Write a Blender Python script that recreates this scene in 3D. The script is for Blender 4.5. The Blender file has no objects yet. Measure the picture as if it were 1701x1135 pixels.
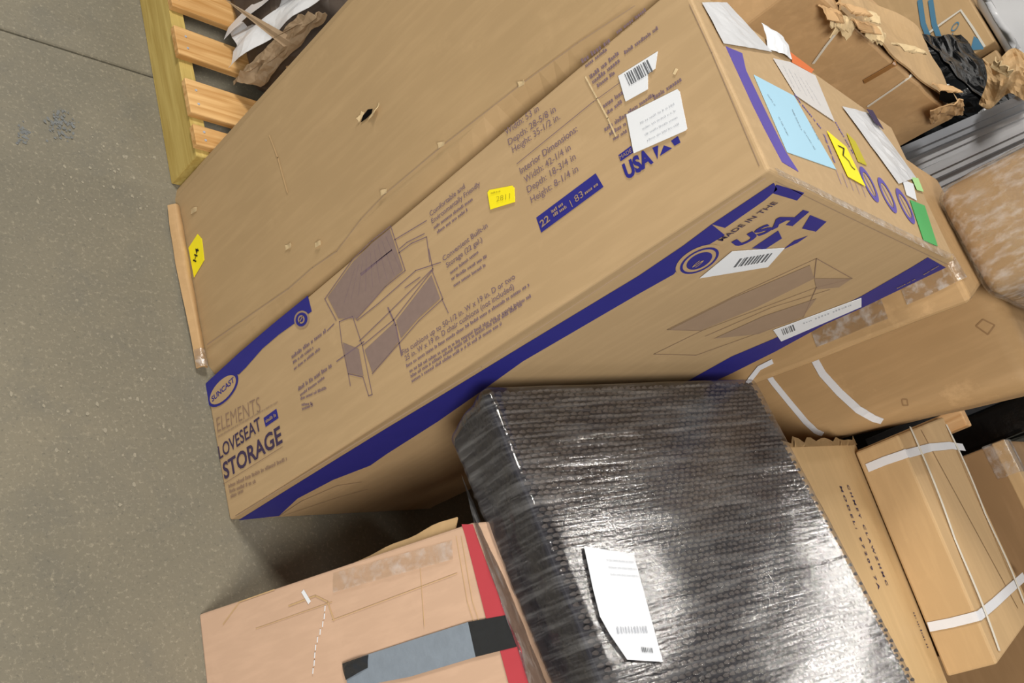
import bpy, bmesh, math, random
from mathutils import Vector, Matrix, noise, geometry

random.seed(7)
scene = bpy.context.scene
COL = scene.collection

# ------------------------------------------------------------------ camera
F_PX = 1554.93
CAM = Vector((-1.01228520, -0.50475792, 1.58620974))
RIGHT = None
def _rod(r):
    v = Vector(r); t = v.length
    return Matrix.Rotation(t, 3, v.normalized())
RC = _rod((2.43686244, -0.142456789, 1.10920810))      # world -> camera (x right, y down, z forward)
right, down, fwd = Vector(RC[0]), Vector(RC[1]), Vector(RC[2])
cam_data = bpy.data.cameras.new('camera')
cam_data.sensor_width = 36.0
cam_data.lens = F_PX / 1701 * 36.0
cam_data.clip_start = 0.02
cam = bpy.data.objects.new('camera', cam_data)
COL.objects.link(cam)
m = Matrix((right, -down, -fwd)).transposed().to_4x4()
m.translation = CAM
cam.matrix_world = m
scene.camera = cam

# ------------------------------------------------------------------ world, lamps, exposure
world = bpy.data.worlds.new('warehouse_air'); scene.world = world
world.use_nodes = True
bgn = world.node_tree.nodes['Background']
bgn.inputs['Color'].default_value = (0.90, 0.95, 1.0, 1)
bgn.inputs['Strength'].default_value = 0.20

def high_bay(name, loc, aim, sx, sy, power, col=(1.0, 0.955, 0.89)):
    l = bpy.data.lights.new(name, 'AREA'); l.shape = 'RECTANGLE'
    l.size, l.size_y, l.energy, l.color = sx, sy, power, col
    o = bpy.data.objects.new(name, l); COL.objects.link(o); o.location = loc
    o.rotation_euler = (Vector(aim) - Vector(loc)).to_track_quat('-Z', 'Y').to_euler()
    return o
high_bay('work_lamp', (-2.15, -2.0, 2.9), (0.3, 0.0, 0.8), 1.3, 1.0, 150)
for lx, ly in ((2.72, 0.95), (4.65, 0.62), (3.90, -0.15), (2.6, -2.6)):
    high_bay('ceiling_lamp', (lx, ly, 5.0), (lx, ly, 0), 0.55, 0.12, 28)
high_bay('ceiling_lamp', (-1.9, 3.4, 5.0), (-.9, 2.2, 0), 1.2, 1.2, 260)

vs = scene.view_settings
scene.display_settings.display_device = 'sRGB'
vs.view_transform = 'Standard'; vs.look = 'None'; vs.gamma = 1.0; vs.use_curve_mapping = False
vs.exposure = 0.08

# ------------------------------------------------------------------ helpers: points seen on known planes
def ray(x, y):
    return right * ((x - 850.5) / F_PX) + down * ((y - 567.5) / F_PX) + fwd
def on_axis(x, y, ax, v):
    d = ray(x, y); t = (v - CAM[ax]) / d[ax]
    return CAM + d * t
def PX(x, y, v): return on_axis(x, y, 0, v)
def PY(x, y, v): return on_axis(x, y, 1, v)
def PZ(x, y, v): return on_axis(x, y, 2, v)
def depth_of(p): return (Vector(p) - CAM).dot(fwd)

class Face:
    """a flat face of a thing: origin, normal, 'up' of the print on it"""
    def __init__(s, o, n, up):
        s.o = Vector(o); s.n = Vector(n).normalized()
        s.up = (Vector(up) - s.n * Vector(up).dot(s.n)).normalized()
        s.rt = s.up.cross(s.n)
    def p(s, x, y):
        d = ray(x, y); t = (s.o - CAM).dot(s.n) / d.dot(s.n)
        return CAM + d * t

# ------------------------------------------------------------------ helpers: objects
ORG = {}; TXT = {}
def S(hexs, a=1):
    hexs = hexs.lstrip('#')
    c = [int(hexs[i:i+2], 16) / 255 for i in (0, 2, 4)]
    c = [x / 12.92 if x <= .04045 else ((x + .055) / 1.055) ** 2.4 for x in c]
    return (*c, a)

def thing(name, label, cat, loc=(0, 0, 0), group=None):
    o = bpy.data.objects.new(name, None); COL.objects.link(o)
    o.empty_display_size = .05
    o.location = loc; ORG[o] = Vector(loc)
    o['label'] = label; o['category'] = cat
    if group: o['group'] = group
    return o

def obj(name, bm, mat, parent=None, label=None, smooth=False, kind=None):
    """bm is in world coordinates; links ONE mesh object; lines of lettering set on it become objects of their own"""
    lines = TXT.pop(id(bm), []) if parent else []
    if lines and not bm.faces:
        bm.free(); bm = lines.pop(0)
    elif name in ('printed_text', 'handwriting', 'faint_print', 'stencilled_text', 'scratch', 'knife_mark', 'fold_crease'): kind = kind or 'stuff'
    for x in lines: obj(name, x, mat, parent, label)
    me = bpy.data.meshes.new(name)
    org = ORG[parent] if parent else Vector((0, 0, 0))
    if parent: bmesh.ops.translate(bm, verts=bm.verts, vec=-org)
    bmesh.ops.recalc_face_normals(bm, faces=bm.faces)
    bm.to_mesh(me); bm.free()
    if isinstance(mat, (list, tuple)):
        for k in mat: me.materials.append(k)
    else: me.materials.append(mat)
    if smooth:
        for f in me.polygons: f.use_smooth = True
    o = bpy.data.objects.new(name, me); COL.objects.link(o)
    ORG[o] = org
    if parent: o.parent = parent
    if label: o['label'] = label
    if kind: o['kind'] = kind
    return o

def add_hexa(bm, c):
    v = [bm.verts.new(p) for p in c]
    for f in ((3, 2, 1, 0), (4, 5, 6, 7), (0, 1, 5, 4), (1, 2, 6, 5), (2, 3, 7, 6), (3, 0, 4, 7)):
        bm.faces.new([v[i] for i in f])
    return v

def hexa(c, bevel=.004, seg=2, cuts=0, amp=0.0, freq=6.0, seed=0.0):
    """corners: four at the bottom, four at the top in the same order"""
    bm = bmesh.new(); add_hexa(bm, c)
    bmesh.ops.recalc_face_normals(bm, faces=bm.faces)
    if cuts:
        bmesh.ops.subdivide_edges(bm, edges=bm.edges[:], cuts=cuts, use_grid_fill=True)
    if bevel:
        es = [e for e in bm.edges if len(e.link_faces) == 2 and e.calc_face_angle(0) > .5]
        bmesh.ops.bevel(bm, geom=es, offset=bevel, segments=seg, affect='EDGES', profile=.5)
    if amp:
        bm.normal_update()
        zmin = min(v.co.z for v in bm.verts)
        for v in bm.verts:
            k = noise.noise_vector(v.co * freq + Vector((seed, seed * 2, 0)))
            k2 = noise.noise_vector(v.co * freq * 2.7 + Vector((seed, 3, seed)))
            d = (k + k2 * .45) * amp
            if v.co.z < zmin + .004: d.z = 0
            v.co += d
    return bm

def round_hexa(c, r, n=14, k=4, amp=0.0, freq=6.0, seed=0.0, fine=0.0):
    """box with rounded edges: bottom four corners, top four corners; r = radius"""
    c = [Vector(p) for p in c]
    D = [((c[1] - c[0]).length + (c[5] - c[4]).length) / 2, ((c[3] - c[0]).length + (c[7] - c[4]).length) / 2, ((c[4] - c[0]).length + (c[6] - c[2]).length) / 2]
    def cuts(L):
        a = [r * (1 - math.cos(math.pi / 2 * i / k)) for i in range(k + 1)]
        m_ = [r + (L - 2 * r) * i / n for i in range(1, n)]
        return a + m_ + [L - x for x in a[::-1]]
    G = [cuts(L) for L in D]
    bm = bmesh.new(); vd = {}
    def vert(i, j, l):
        key = (i, j, l)
        if key not in vd:
            p = Vector((G[0][i], G[1][j], G[2][l]))
            q = Vector([min(max(p[a], r), D[a] - r) for a in range(3)])
            d = p - q
            if d.length > 1e-9:
                m_ = max(abs(d[0]), abs(d[1]), abs(d[2])); p = q + d.normalized() * r if m_ > r * .999 else q + d.normalized() * r
            u, v, w = p[0] / D[0], p[1] / D[1], p[2] / D[2]
            b_ = (c[0] * (1 - u) + c[1] * u) * (1 - v) + (c[3] * (1 - u) + c[2] * u) * v
            t_ = (c[4] * (1 - u) + c[5] * u) * (1 - v) + (c[7] * (1 - u) + c[6] * u) * v
            vd[key] = bm.verts.new(b_ * (1 - w) + t_ * w)
        return vd[key]
    nx, ny, nz = len(G[0]) - 1, len(G[1]) - 1, len(G[2]) - 1
    for (na, nb, fix, f) in ((nx, ny, (0, nz), lambda a, b_, s: (a, b_, s)), (nx, nz, (0, ny), lambda a, b_, s: (a, s, b_)), (ny, nz, (0, nx), lambda a, b_, s: (s, a, b_))):
        for s in fix:
            for a in range(na):
                for b_ in range(nb):
                    bm.faces.new([vert(*f(a, b_, s)), vert(*f(a + 1, b_, s)), vert(*f(a + 1, b_ + 1, s)), vert(*f(a, b_ + 1, s))])
    bmesh.ops.recalc_face_normals(bm, faces=bm.faces); bm.normal_update()
    z0 = min(v.co.z for v in bm.verts)
    for v in bm.verts:
        o = noise.noise(v.co * freq + Vector((seed, seed * 2, 0))) * amp + noise.noise(v.co * freq * 3.1 + Vector((seed, 3, seed))) * (amp * .45 + fine)
        v.co += v.normal * o
        if v.co.z < z0: v.co.z = z0
    return bm

def boxc(x0, x1, y0, y1, z0, z1, yaw=0, piv=None):
    c = [Vector(p) for p in ((x0, y0, z0), (x1, y0, z0), (x1, y1, z0), (x0, y1, z0), (x0, y0, z1), (x1, y0, z1), (x1, y1, z1), (x0, y1, z1))]
    if yaw:
        pv = Vector(piv or ((x0 + x1) / 2, (y0 + y1) / 2, 0)); r = Matrix.Rotation(yaw, 3, 'Z')
        c = [r @ (p - pv) + pv for p in c]
    return c

def poly_prism(bm, pts, n, off=.0006, th=.0004):
    n = Vector(n).normalized()
    t = [bm.verts.new(Vector(p) + n * (off + th)) for p in pts]
    b = [bm.verts.new(Vector(p) + n * (off - .0004)) for p in pts]
    bm.faces.new(t); bm.faces.new(b[::-1])
    k = len(pts)
    for i in range(k): bm.faces.new((t[i], b[i], b[(i + 1) % k], t[(i + 1) % k]))

def sticker(name, face, px, mat, parent, off=.0008, th=.0004, label=None):
    bm = bmesh.new(); poly_prism(bm, [face.p(*q) for q in px], face.n, off, th)
    bm.normal_update()
    bmesh.ops.triangulate(bm, faces=[f for f in bm.faces if len(f.verts) > 4])
    return obj(name, bm, mat, parent, label)

def add_poly(bm, face, px, off=.0008):
    vs_ = [bm.verts.new(face.p(*q) + face.n * off) for q in px]
    f = bm.faces.new(vs_); f.normal_update()
    if len(vs_) > 4: bmesh.ops.triangulate(bm, faces=[f])

def add_line(bm, face, px, wpx=2.0, off=.0010):
    P = [face.p(*q) for q in px]
    for a, b in zip(P, P[1:]):
        u = (b - a); L = u.length
        if L < 1e-6: continue
        u /= L; s = face.n.cross(u); w = wpx * .5 * depth_of(a) / F_PX
        q = [a - u * w * .5 - s * w, b + u * w * .5 - s * w, b + u * w * .5 + s * w, a - u * w * .5 + s * w]
        bm.faces.new([bm.verts.new(k + face.n * off) for k in q])

def add_ellipse(bm, face, cpx, axpx, bypx, off=.001, inner=None, n=28):
    """cpx centre, axpx / bypx pixels of the ends of both half axes"""
    c = face.p(*cpx); a = face.p(*axpx) - c; b = face.p(*bypx) - c
    o = [bm.verts.new(c + a * math.cos(t) + b * math.sin(t) + face.n * off) for t in [2 * math.pi * i / n for i in range(n)]]
    if inner is None:
        bm.faces.new(o)
    else:
        q = [bm.verts.new(c + (a * math.cos(t) + b * math.sin(t)) * inner + face.n * off) for t in [2 * math.pi * i / n for i in range(n)]]
        for i in range(n): bm.faces.new((o[i], o[(i + 1) % n], q[(i + 1) % n], q[i]))

_txt = {}
def text_mesh(s, bold):
    if (s, bold) not in _txt:
        cu = bpy.data.curves.new('t', 'FONT'); cu.body = s; cu.resolution_u = 3; cu.offset = bold
        o = bpy.data.objects.new('t', cu)
        me = bpy.data.meshes.new_from_object(o)
        V = [tuple(v.co) for v in me.vertices]; Fc = [tuple(p.vertices) for p in me.polygons]
        bpy.data.objects.remove(o); bpy.data.curves.remove(cu); bpy.data.meshes.remove(me)
        _txt[(s, bold)] = (V, Fc)
    return _txt[(s, bold)]

def add_text(bm, face, s, p0, p1, hpx, bold=.0, off=.0012, shear=True):
    """baseline from pixel p0 to p1 on the face, capitals hpx high"""
    V, Fc = text_mesh(s, bold)
    x0 = min(v[0] for v in V); x1 = max(v[0] for v in V)
    a = face.p(*p0); b = face.p(*p1); u = (b - a).normalized(); up = face.n.cross(u)
    if up.dot(face.up) < 0: up = -up
    su = (b - a).length / (x1 - x0); h = hpx * depth_of(a) / F_PX / .69
    TXT.setdefault(id(bm), []).append(bmesh.new()); bm = TXT[id(bm)][-1]
    vv = [bm.verts.new(a + u * (v[0] - x0) * su + up * v[1] * h + face.n * off) for v in V]
    for f in Fc:
        try: bm.faces.new([vv[i] for i in f])
        except ValueError: pass

def add_greek(bm, face, p0, p1, hpx, seed=0, off=.0011, dens=.85):
    """a line of print too small to read: letter-like marks in words"""
    rnd = random.Random(seed)
    a = face.p(*p0); b = face.p(*p1); u = (b - a).normalized(); L = (b - a).length; up = face.n.cross(u)
    if up.dot(face.up) < 0: up = -up
    h = hpx * depth_of(a) / F_PX; x = 0; left = rnd.randint(3, 8)
    while x < L - h * .4:
        if left == 0:
            x += h * .5; left = rnd.randint(2, 9); continue
        w = h * rnd.choice((.25, .45, .5, .55)); hh = h * rnd.choice((.7, .7, .75, 1.0))
        q = [a + u * x, a + u * (x + w * dens), a + u * (x + w * dens) + up * hh, a + u * x + up * hh]
        bm.faces.new([bm.verts.new(k + face.n * off) for k in q])
        x += w + h * .1; left -= 1

def ribbon(pts, nrm, width, th=.0012):
    """flat band along pts, nrm = outward normal at each point"""
    bm = bmesh.new(); P = [Vector(p) for p in pts]; rows = []
    for i, p in enumerate(P):
        t = (P[min(i + 1, len(P) - 1)] - P[max(i - 1, 0)]).normalized()
        n = Vector(nrm[i] if isinstance(nrm, list) else nrm).normalized()
        s = t.cross(n).normalized() * width * .5
        rows.append([bm.verts.new(p - s), bm.verts.new(p + s), bm.verts.new(p + s + n * th), bm.verts.new(p - s + n * th)])
    for r, q in zip(rows, rows[1:]):
        for k in range(4): bm.faces.new((r[k], r[(k + 1) % 4], q[(k + 1) % 4], q[k]))
    bm.faces.new(rows[0][::-1]); bm.faces.new(rows[-1])
    return bm

def sheet(fn, nu, nv, th=.0015):
    """fn(u,v) -> point; a sheet with thickness"""
    bm = bmesh.new()
    g = [[bm.verts.new(fn(i / nu, j / nv)) for j in range(nv + 1)] for i in range(nu + 1)]
    for i in range(nu):
        for j in range(nv):
            bm.faces.new((g[i][j], g[i + 1][j], g[i + 1][j + 1], g[i][j + 1]))
    bmesh.ops.recalc_face_normals(bm, faces=bm.faces)
    if th: bmesh.ops.solidify(bm, geom=bm.faces[:], thickness=th)
    return bm

# ------------------------------------------------------------------ materials
def base_mat(name):
    mt = bpy.data.materials.new(name); mt.use_nodes = True
    nt = mt.node_tree; return mt, nt, nt.nodes['Principled BSDF']
def plain(name, col, rough=.6, spec=.3, metal=0.0, var=.06, scale=30.0, bump=0.0):
    mt, nt, b = base_mat(name)
    tc = nt.nodes.new('ShaderNodeTexCoord'); nz = nt.nodes.new('ShaderNodeTexNoise')
    nz.inputs['Scale'].default_value = scale; nz.inputs['Detail'].default_value = 4
    nt.links.new(tc.outputs['Object'], nz.inputs['Vector'])
    mx = nt.nodes.new('ShaderNodeMix'); mx.data_type = 'RGBA'
    mx.inputs[6].default_value = tuple(c * (1 - var) for c in col[:3]) + (1,)
    mx.inputs[7].default_value = tuple(min(1, c * (1 + var)) for c in col[:3]) + (1,)
    nt.links.new(nz.outputs['Fac'], mx.inputs[0]); nt.links.new(mx.outputs[2], b.inputs['Base Color'])
    b.inputs['Roughness'].default_value = rough; b.inputs['Specular IOR Level'].default_value = spec
    b.inputs['Metallic'].default_value = metal
    if bump:
        bp = nt.nodes.new('ShaderNodeBump'); bp.inputs['Strength'].default_value = bump; bp.inputs['Distance'].default_value = .004
        nt.links.new(nz.outputs['Fac'], bp.inputs['Height']); nt.links.new(bp.outputs['Normal'], b.inputs['Normal'])
    return mt

def cardboard(name, col, stretch=(1, 1, 1), stain=.10, scuff=.08, rough=.62, wave_axis=None, spec=.25):
    """kraft board: soft blotches, fibres along the flutes, pale scuffs, faint flute relief"""
    mt, nt, b = base_mat(name); N = nt.nodes.new; L = nt.links.new
    tc = N('ShaderNodeTexCoord')
    def nz(scale, detail, st=(1, 1, 1), rough_=.55):
        mp = N('ShaderNodeMapping'); mp.inputs['Scale'].default_value = st
        L(tc.outputs['Object'], mp.inputs['Vector'])
        n = N('ShaderNodeTexNoise'); n.inputs['Scale'].default_value = scale; n.inputs['Detail'].default_value = detail
        n.inputs['Roughness'].default_value = rough_
        L(mp.outputs[0], n.inputs['Vector']); return n
    big = nz(3.5, 3); fib = nz(60, 3, stretch); sc = nz(9, 6, (1, 1, 1), .7)
    def ramp(src, lo, hi):
        r = N('ShaderNodeMapRange'); r.inputs[1].default_value = lo; r.inputs[2].default_value = hi
        L(src, r.inputs[0]); return r.outputs[0]
    def mix(a, fac, col2, mode='MIX', amount=1.0):
        x = N('ShaderNodeMix'); x.data_type = 'RGBA'; x.blend_type = mode
        mm = N('ShaderNodeMath'); mm.operation = 'MULTIPLY'; mm.inputs[1].default_value = amount
        L(fac, mm.inputs[0]); L(mm.outputs[0], x.inputs[0])
        if isinstance(a, tuple): x.inputs[6].default_value = a
        else: L(a, x.inputs[6])
        x.inputs[7].default_value = col2; return x.outputs[2]
    dk = tuple(c * .72 for c in col[:3]) + (1,); lt = tuple(min(1, c * 1.3 + .02) for c in col[:3]) + (1,)
    c = mix(col, ramp(big.outputs['Fac'], .35, .7), dk, amount=stain * 2)
    c = mix(c, ramp(fib.outputs['Fac'], .45, .75), lt, amount=.25)
    c = mix(c, ramp(sc.outputs['Fac'], .60, .72), lt, amount=scuff * 3)
    L(c, b.inputs['Base Color'])
    b.inputs['Roughness'].default_value = rough; b.inputs['Specular IOR Level'].default_value = spec
    bp = N('ShaderNodeBump'); bp.inputs['Strength'].default_value = .25; bp.inputs['Distance'].default_value = .003
    L(big.outputs['Fac'], bp.inputs['Height'])
    b2 = N('ShaderNodeBump'); b2.inputs['Strength'].default_value = .10; b2.inputs['Distance'].default_value = .001
    L(fib.outputs['Fac'], b2.inputs['Height']); L(bp.outputs[0], b2.inputs['Normal'])
    L(b2.outputs[0], b.inputs['Normal'])
    return mt

def film_mat(name, gloss=.10, rough=.16, stretch=(3, 40, 40), tint=(1, 1, 1, 1), bump=.8, haze=.0, dist=.006):
    """clear stretch film: see-through, with wrinkles that catch the lamps"""
    mt = bpy.data.materials.new(name); mt.use_nodes = True; nt = mt.node_tree; nt.nodes.clear()
    N = nt.nodes.new; L = nt.links.new
    out = N('ShaderNodeOutputMaterial'); tr = N('ShaderNodeBsdfTransparent'); tr.inputs[0].default_value = tint
    gl = N('ShaderNodeBsdfGlossy'); gl.inputs['Roughness'].default_value = rough
    tc = N('ShaderNodeTexCoord'); mp = N('ShaderNodeMapping'); mp.inputs['Scale'].default_value = stretch
    L(tc.outputs['Object'], mp.inputs['Vector'])
    nz = N('ShaderNodeTexNoise'); nz.inputs['Scale'].default_value = 1.6; nz.inputs['Detail'].default_value = 5; nz.inputs['Roughness'].default_value = .6
    L(mp.outputs[0], nz.inputs['Vector'])
    bp = N('ShaderNodeBump'); bp.inputs['Strength'].default_value = bump; bp.inputs['Distance'].default_value = dist
    L(nz.outputs['Fac'], bp.inputs['Height']); L(bp.outputs[0], gl.inputs['Normal'])
    fr = N('ShaderNodeLayerWeight'); fr.inputs['Blend'].default_value = .5
    pw = N('ShaderNodeMath'); pw.operation = 'POWER'; pw.inputs[1].default_value = 3.0; L(fr.outputs['Facing'], pw.inputs[0])
    ad = N('ShaderNodeMath'); ad.operation = 'MULTIPLY_ADD'; ad.inputs[1].default_value = .45; ad.inputs[2].default_value = gloss
    L(pw.outputs[0], ad.inputs[0])
    ad.use_clamp = True
    mx = N('ShaderNodeMixShader'); L(ad.outputs[0], mx.inputs[0]); L(tr.outputs[0], mx.inputs[1]); L(gl.outputs[0], mx.inputs[2])
    if haze:
        df = N('ShaderNodeBsdfDiffuse'); df.inputs[0].default_value = (.8, .8, .8, 1)
        m2 = N('ShaderNodeMixShader'); hr = N('ShaderNodeMapRange'); hr.inputs[1].default_value = .46; hr.inputs[2].default_value = .72; hr.inputs[3].default_value = haze * .35; hr.inputs[4].default_value = min(haze * 4, .8)
        L(nz.outputs['Fac'], hr.inputs[0]); L(hr.outputs[0], m2.inputs[0])
        L(mx.outputs[0], m2.inputs[1]); L(df.outputs[0], m2.inputs[2]); mx = m2
    L(mx.outputs[0], out.inputs[0])
    return mt

M = {}
M['kraft'] = cardboard('kraft_board', S('b09570'), (1, 1, .12))
M['kraft2'] = cardboard('kraft_board_plain', S('ab906a'), (1, 1, .12), stain=.14)
M['kraft_light'] = cardboard('light_kraft_board', S('bb9c72'), (1, .1, 1))
M['kraft_top'] = cardboard('pale_kraft_board', S('c2a376'), (1, .1, 1))
M['kraft_brown'] = cardboard('brown_board', S('927350'), (1, .1, 1), stain=.2)
M['kraft_worn'] = cardboard('worn_board', S('ad8d64'), (1, 1, .1), stain=.2, scuff=.2)
M['kraft_torn'] = cardboard('torn_board', S('be9b70'), (1, 1, 1), stain=.25, scuff=.2)
M['pink'] = cardboard('salmon_board', S('c2a289'), (1, 1, .1), stain=.06, scuff=.05, rough=.5)
M['raw_edge'] = plain('torn_board_edge', S('c9b38c'), .85, .1, var=.25, scale=80, bump=.4)
M['navy'] = plain('navy_ink', S('2b2a7c'), .55, .3, var=.10, scale=25)
M['navy_pale'] = plain('worn_navy_ink', S('5a4d9c'), .55, .3, var=.12, scale=25)
M['ink'] = plain('dark_print_ink', S('75626a'), .7, .2, var=.15, scale=60)
M['ink_dark'] = plain('heavy_print_ink', S('40354e'), .7, .2, var=.1, scale=60)
M['ink_faint'] = plain('faint_print_ink', S('8a7260'), .75, .2, var=.1, scale=60)
M['ink_faded'] = plain('worn_print_ink', S('97806a'), .75, .2, var=.08, scale=40)
M['ink_grey'] = plain('half_tone_ink', S('85726a'), .75, .2, var=.10, scale=90)
M['ink_black'] = plain('black_marker', S('15130f'), .6, .3)
M['white'] = plain('white_label_paper', S('dcdfe3'), .5, .35, var=.02)
M['paper_grey'] = plain('grey_document_paper', S('c9c6c4'), .5, .35, var=.06, scale=60)
M['bar_ink'] = plain('barcode_ink', S('5d6064'), .6, .3)
M['bar_pale'] = plain('pale_label_ink', S('a9adb4'), .6, .3)
M['yellow'] = plain('yellow_sticker_paper', S('f0e020'), .5, .35, var=.04)
M['olive'] = plain('olive_sticker_paper', S('b8ac20'), .5, .35, var=.06)
M['blue_paper'] = plain('light_blue_paper', S('a3cbe0'), .5, .35, var=.03, scale=12)
M['green'] = plain('green_sticker_paper', S('46a55c'), .5, .35, var=.06)
M['green_pale'] = plain('pale_green_paper', S('a8d890'), .5, .35, var=.06)
M['orange'] = plain('orange_paper', S('d2703c'), .5, .35, var=.08)
M['red'] = plain('red_tape', S('b04048'), .35, .45, var=.08, scale=20)
M['black_tape'] = plain('black_tape', S('26282b'), .22, .6, var=.15, scale=60, bump=.5)
M['silver_tape'] = plain('grey_duct_tape', S('7d8792'), .26, .6, var=.12, scale=45, bump=.35)
M['strap'] = plain('white_plastic_strap', S('d9dade'), .35, .5, var=.05, scale=30)
M['strap_thin'] = plain('white_cord', S('d4cfc2'), .5, .4, var=.08)
M['brown_tape'] = plain('brown_packing_tape', S('94693a'), .3, .5, var=.06, scale=20)
M['clear_tape'] = film_mat('clear_packing_tape', .14, .2, (30, 30, 30), (.99, .97, .93, 1), .7, haze=.07)
M['film_clear'] = film_mat('clear_stretch_film', .16, .14, (60, 38, 16), (.97, .97, .96, 1), 1.0, haze=.075, dist=.003)
M['film_dark'] = film_mat('stretch_film_over_wicker', .07, .095, (5, 75, 5), (.86, .86, .88, 1), 1.0, haze=.03, dist=.0007)
M['white_film'] = plain('white_plastic_sheet', S('cfd0d2'), .3, .5, var=.08, scale=12, bump=.4)
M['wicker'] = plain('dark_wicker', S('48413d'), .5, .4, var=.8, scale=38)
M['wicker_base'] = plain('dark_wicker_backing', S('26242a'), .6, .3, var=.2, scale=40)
M['black_plastic'] = plain('black_plastic_sheet', S('08090a'), .22, .35, var=.2, scale=20, bump=.9)
M['steel'] = plain('grey_painted_steel', S('d4d6da'), .35, .5, .1, var=.08, scale=14)
M['steel_dark'] = plain('dark_grey_steel', S('a9adb4'), .35, .5, .1, var=.08, scale=14)
M['blue_band'] = plain('blue_plastic_band', S('4f7f9c'), .4, .5)
M['wood_y'] = None
M['dark'] = plain('dark_inside', S('0c0b0a'), .9, .05)

def wood(name, c1, c2, axis):
    mt, nt, b = base_mat(name); N = nt.nodes.new; L = nt.links.new
    tc = N('ShaderNodeTexCoord'); mp = N('ShaderNodeMapping')
    s = [26, 26, 26]; s[axis] = 1.6; mp.inputs['Scale'].default_value = s
    L(tc.outputs['Object'], mp.inputs['Vector'])
    nz = N('ShaderNodeTexNoise'); nz.inputs['Scale'].default_value = 2.2; nz.inputs['Detail'].default_value = 5; nz.inputs['Distortion'].default_value = .6
    L(mp.outputs[0], nz.inputs['Vector'])
    cr = N('ShaderNodeValToRGB'); cr.color_ramp.elements[0].position = .35; cr.color_ramp.elements[1].position = .7
    cr.color_ramp.elements[0].color = c1; cr.color_ramp.elements[1].color = c2
    L(nz.outputs['Fac'], cr.inputs[0]); L(cr.outputs[0], b.inputs['Base Color'])
    b.inputs['Roughness'].default_value = .65; b.inputs['Specular IOR Level'].default_value = .25
    bp = N('ShaderNodeBump'); bp.inputs['Strength'].default_value = .2; bp.inputs['Distance'].default_value = .002
    L(nz.outputs['Fac'], bp.inputs['Height']); L(bp.outputs[0], b.inputs['Normal'])
    return mt
M['wood_side'] = wood('weathered_pine', S('a88f4c'), S('c3ad68'), 1)
M['wood_slat'] = wood('orange_pine', S('b0824a'), S('d6ae76'), 0)
M['wood_block'] = wood('pale_pine', S('b98a58'), S('d9b284'), 2)

def concrete():
    mt, nt, b = base_mat('sealed_concrete'); N = nt.nodes.new; L = nt.links.new
    tc = N('ShaderNodeTexCoord')
    def nz(scale, detail, r=.6, dist=0):
        n = N('ShaderNodeTexNoise'); n.inputs['Scale'].default_value = scale; n.inputs['Detail'].default_value = detail
        n.inputs['Roughness'].default_value = r; n.inputs['Distortion'].default_value = dist
        L(tc.outputs['Object'], n.inputs['Vector']); return n.outputs['Fac']
    def rmp(src, lo, hi, a=0.0, z=1.0):
        r = N('ShaderNodeMapRange'); r.inputs[1].default_value = lo; r.inputs[2].default_value = hi
        r.inputs[3].default_value = a; r.inputs[4].default_value = z
        L(src, r.inputs[0]); return r.outputs[0]
    def mix(a, fac, c2):
        x = N('ShaderNodeMix'); x.data_type = 'RGBA'; L(fac, x.inputs[0])
        if isinstance(a, tuple): x.inputs[6].default_value = a
        else: L(a, x.inputs[6])
        x.inputs[7].default_value = c2; return x.outputs[2]
    c = mix(S('6f6b5e'), rmp(nz(2.2, 5), .35, .7), S('7d7767'))
    c = mix(c, rmp(nz(7, 6, .65, .5), .5, .75, 0, .55), S('64635c'))
    c = mix(c, rmp(nz(115, 4, .75), .54, .72, 0, .6), S('a8a08c'))
    c = mix(c, rmp(nz(140, 4, .75), .56, .70, 0, .6), S('55544e'))
    L(c, b.inputs['Base Color'])
    b.inputs['Roughness'].default_value = .55; b.inputs['Specular IOR Level'].default_value = .3
    bp = N('ShaderNodeBump'); bp.inputs['Strength'].default_value = .15; bp.inputs['Distance'].default_value = .002
    L(nz(90, 3), bp.inputs['Height']); L(bp.outputs[0], b.inputs['Normal'])
    return mt
M['concrete'] = concrete()
M['oil'] = plain('dark_floor_stain', S('6d7070'), .5, .3, var=.2, scale=60)

# ================================================================== THE FLOOR
JY = 1.104
def slab_bm(x0, x1, y0, y1, z0, z1, bev=.003):
    return hexa(boxc(x0, x1, y0, y1, z0, z1), bev, 1)
bmf = hexa(boxc(-7, 8, -7, 9, -.12, -.012), 0)
floor = obj('floor', bmf, M['dark']); floor['kind'] = 'structure'
floor['label'] = 'worn sealed grey concrete floor with a straight control joint'
obj('concrete_slab', slab_bm(-7, 8, -7, JY - .0025, -.012, 0), M['concrete'], floor)
obj('concrete_slab', slab_bm(-7, 8, JY + .0025, 9, -.012, 0), M['concrete'], floor)
M['ceiling'] = plain('painted_roof_sheet', S('4a4b4d'), .8, .1)
ceil = obj('ceiling', hexa(boxc(-7, 8, -7, 9, 6.2, 6.3), 0), M['ceiling']); ceil['kind'] = 'structure'; ceil['label'] = 'dark painted sheet roof high over the goods'
GROUND = Face((0, 0, 0), (0, 0, 1), (0, 1, 0))
def blotch(px, rpx, n, seed, mat, name='stain', spread=1.0):
    rnd = random.Random(seed); bm = bmesh.new()
    for ib in range(n):
        cx = px[0] + rnd.gauss(0, rpx * .45) * spread; cy = px[1] + rnd.gauss(0, rpx * .5)
        c = GROUND.p(cx, cy); r = rnd.uniform(.0012, .0042); k = 7
        vs_ = [bm.verts.new(c + Vector((math.cos(t) * r * rnd.uniform(.5, 1.2), math.sin(t) * r * rnd.uniform(.5, 1.6), .0003 + ib * .00003)))
               for t in [2 * math.pi * i / k for i in range(k)]]
        bm.faces.new(vs_)
    return obj(name, bm, mat, floor, kind='stuff')
blotch((100, 210), 26, 90, 1, M['oil']); blotch((38, 225), 16, 40, 2, M['oil'])
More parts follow.
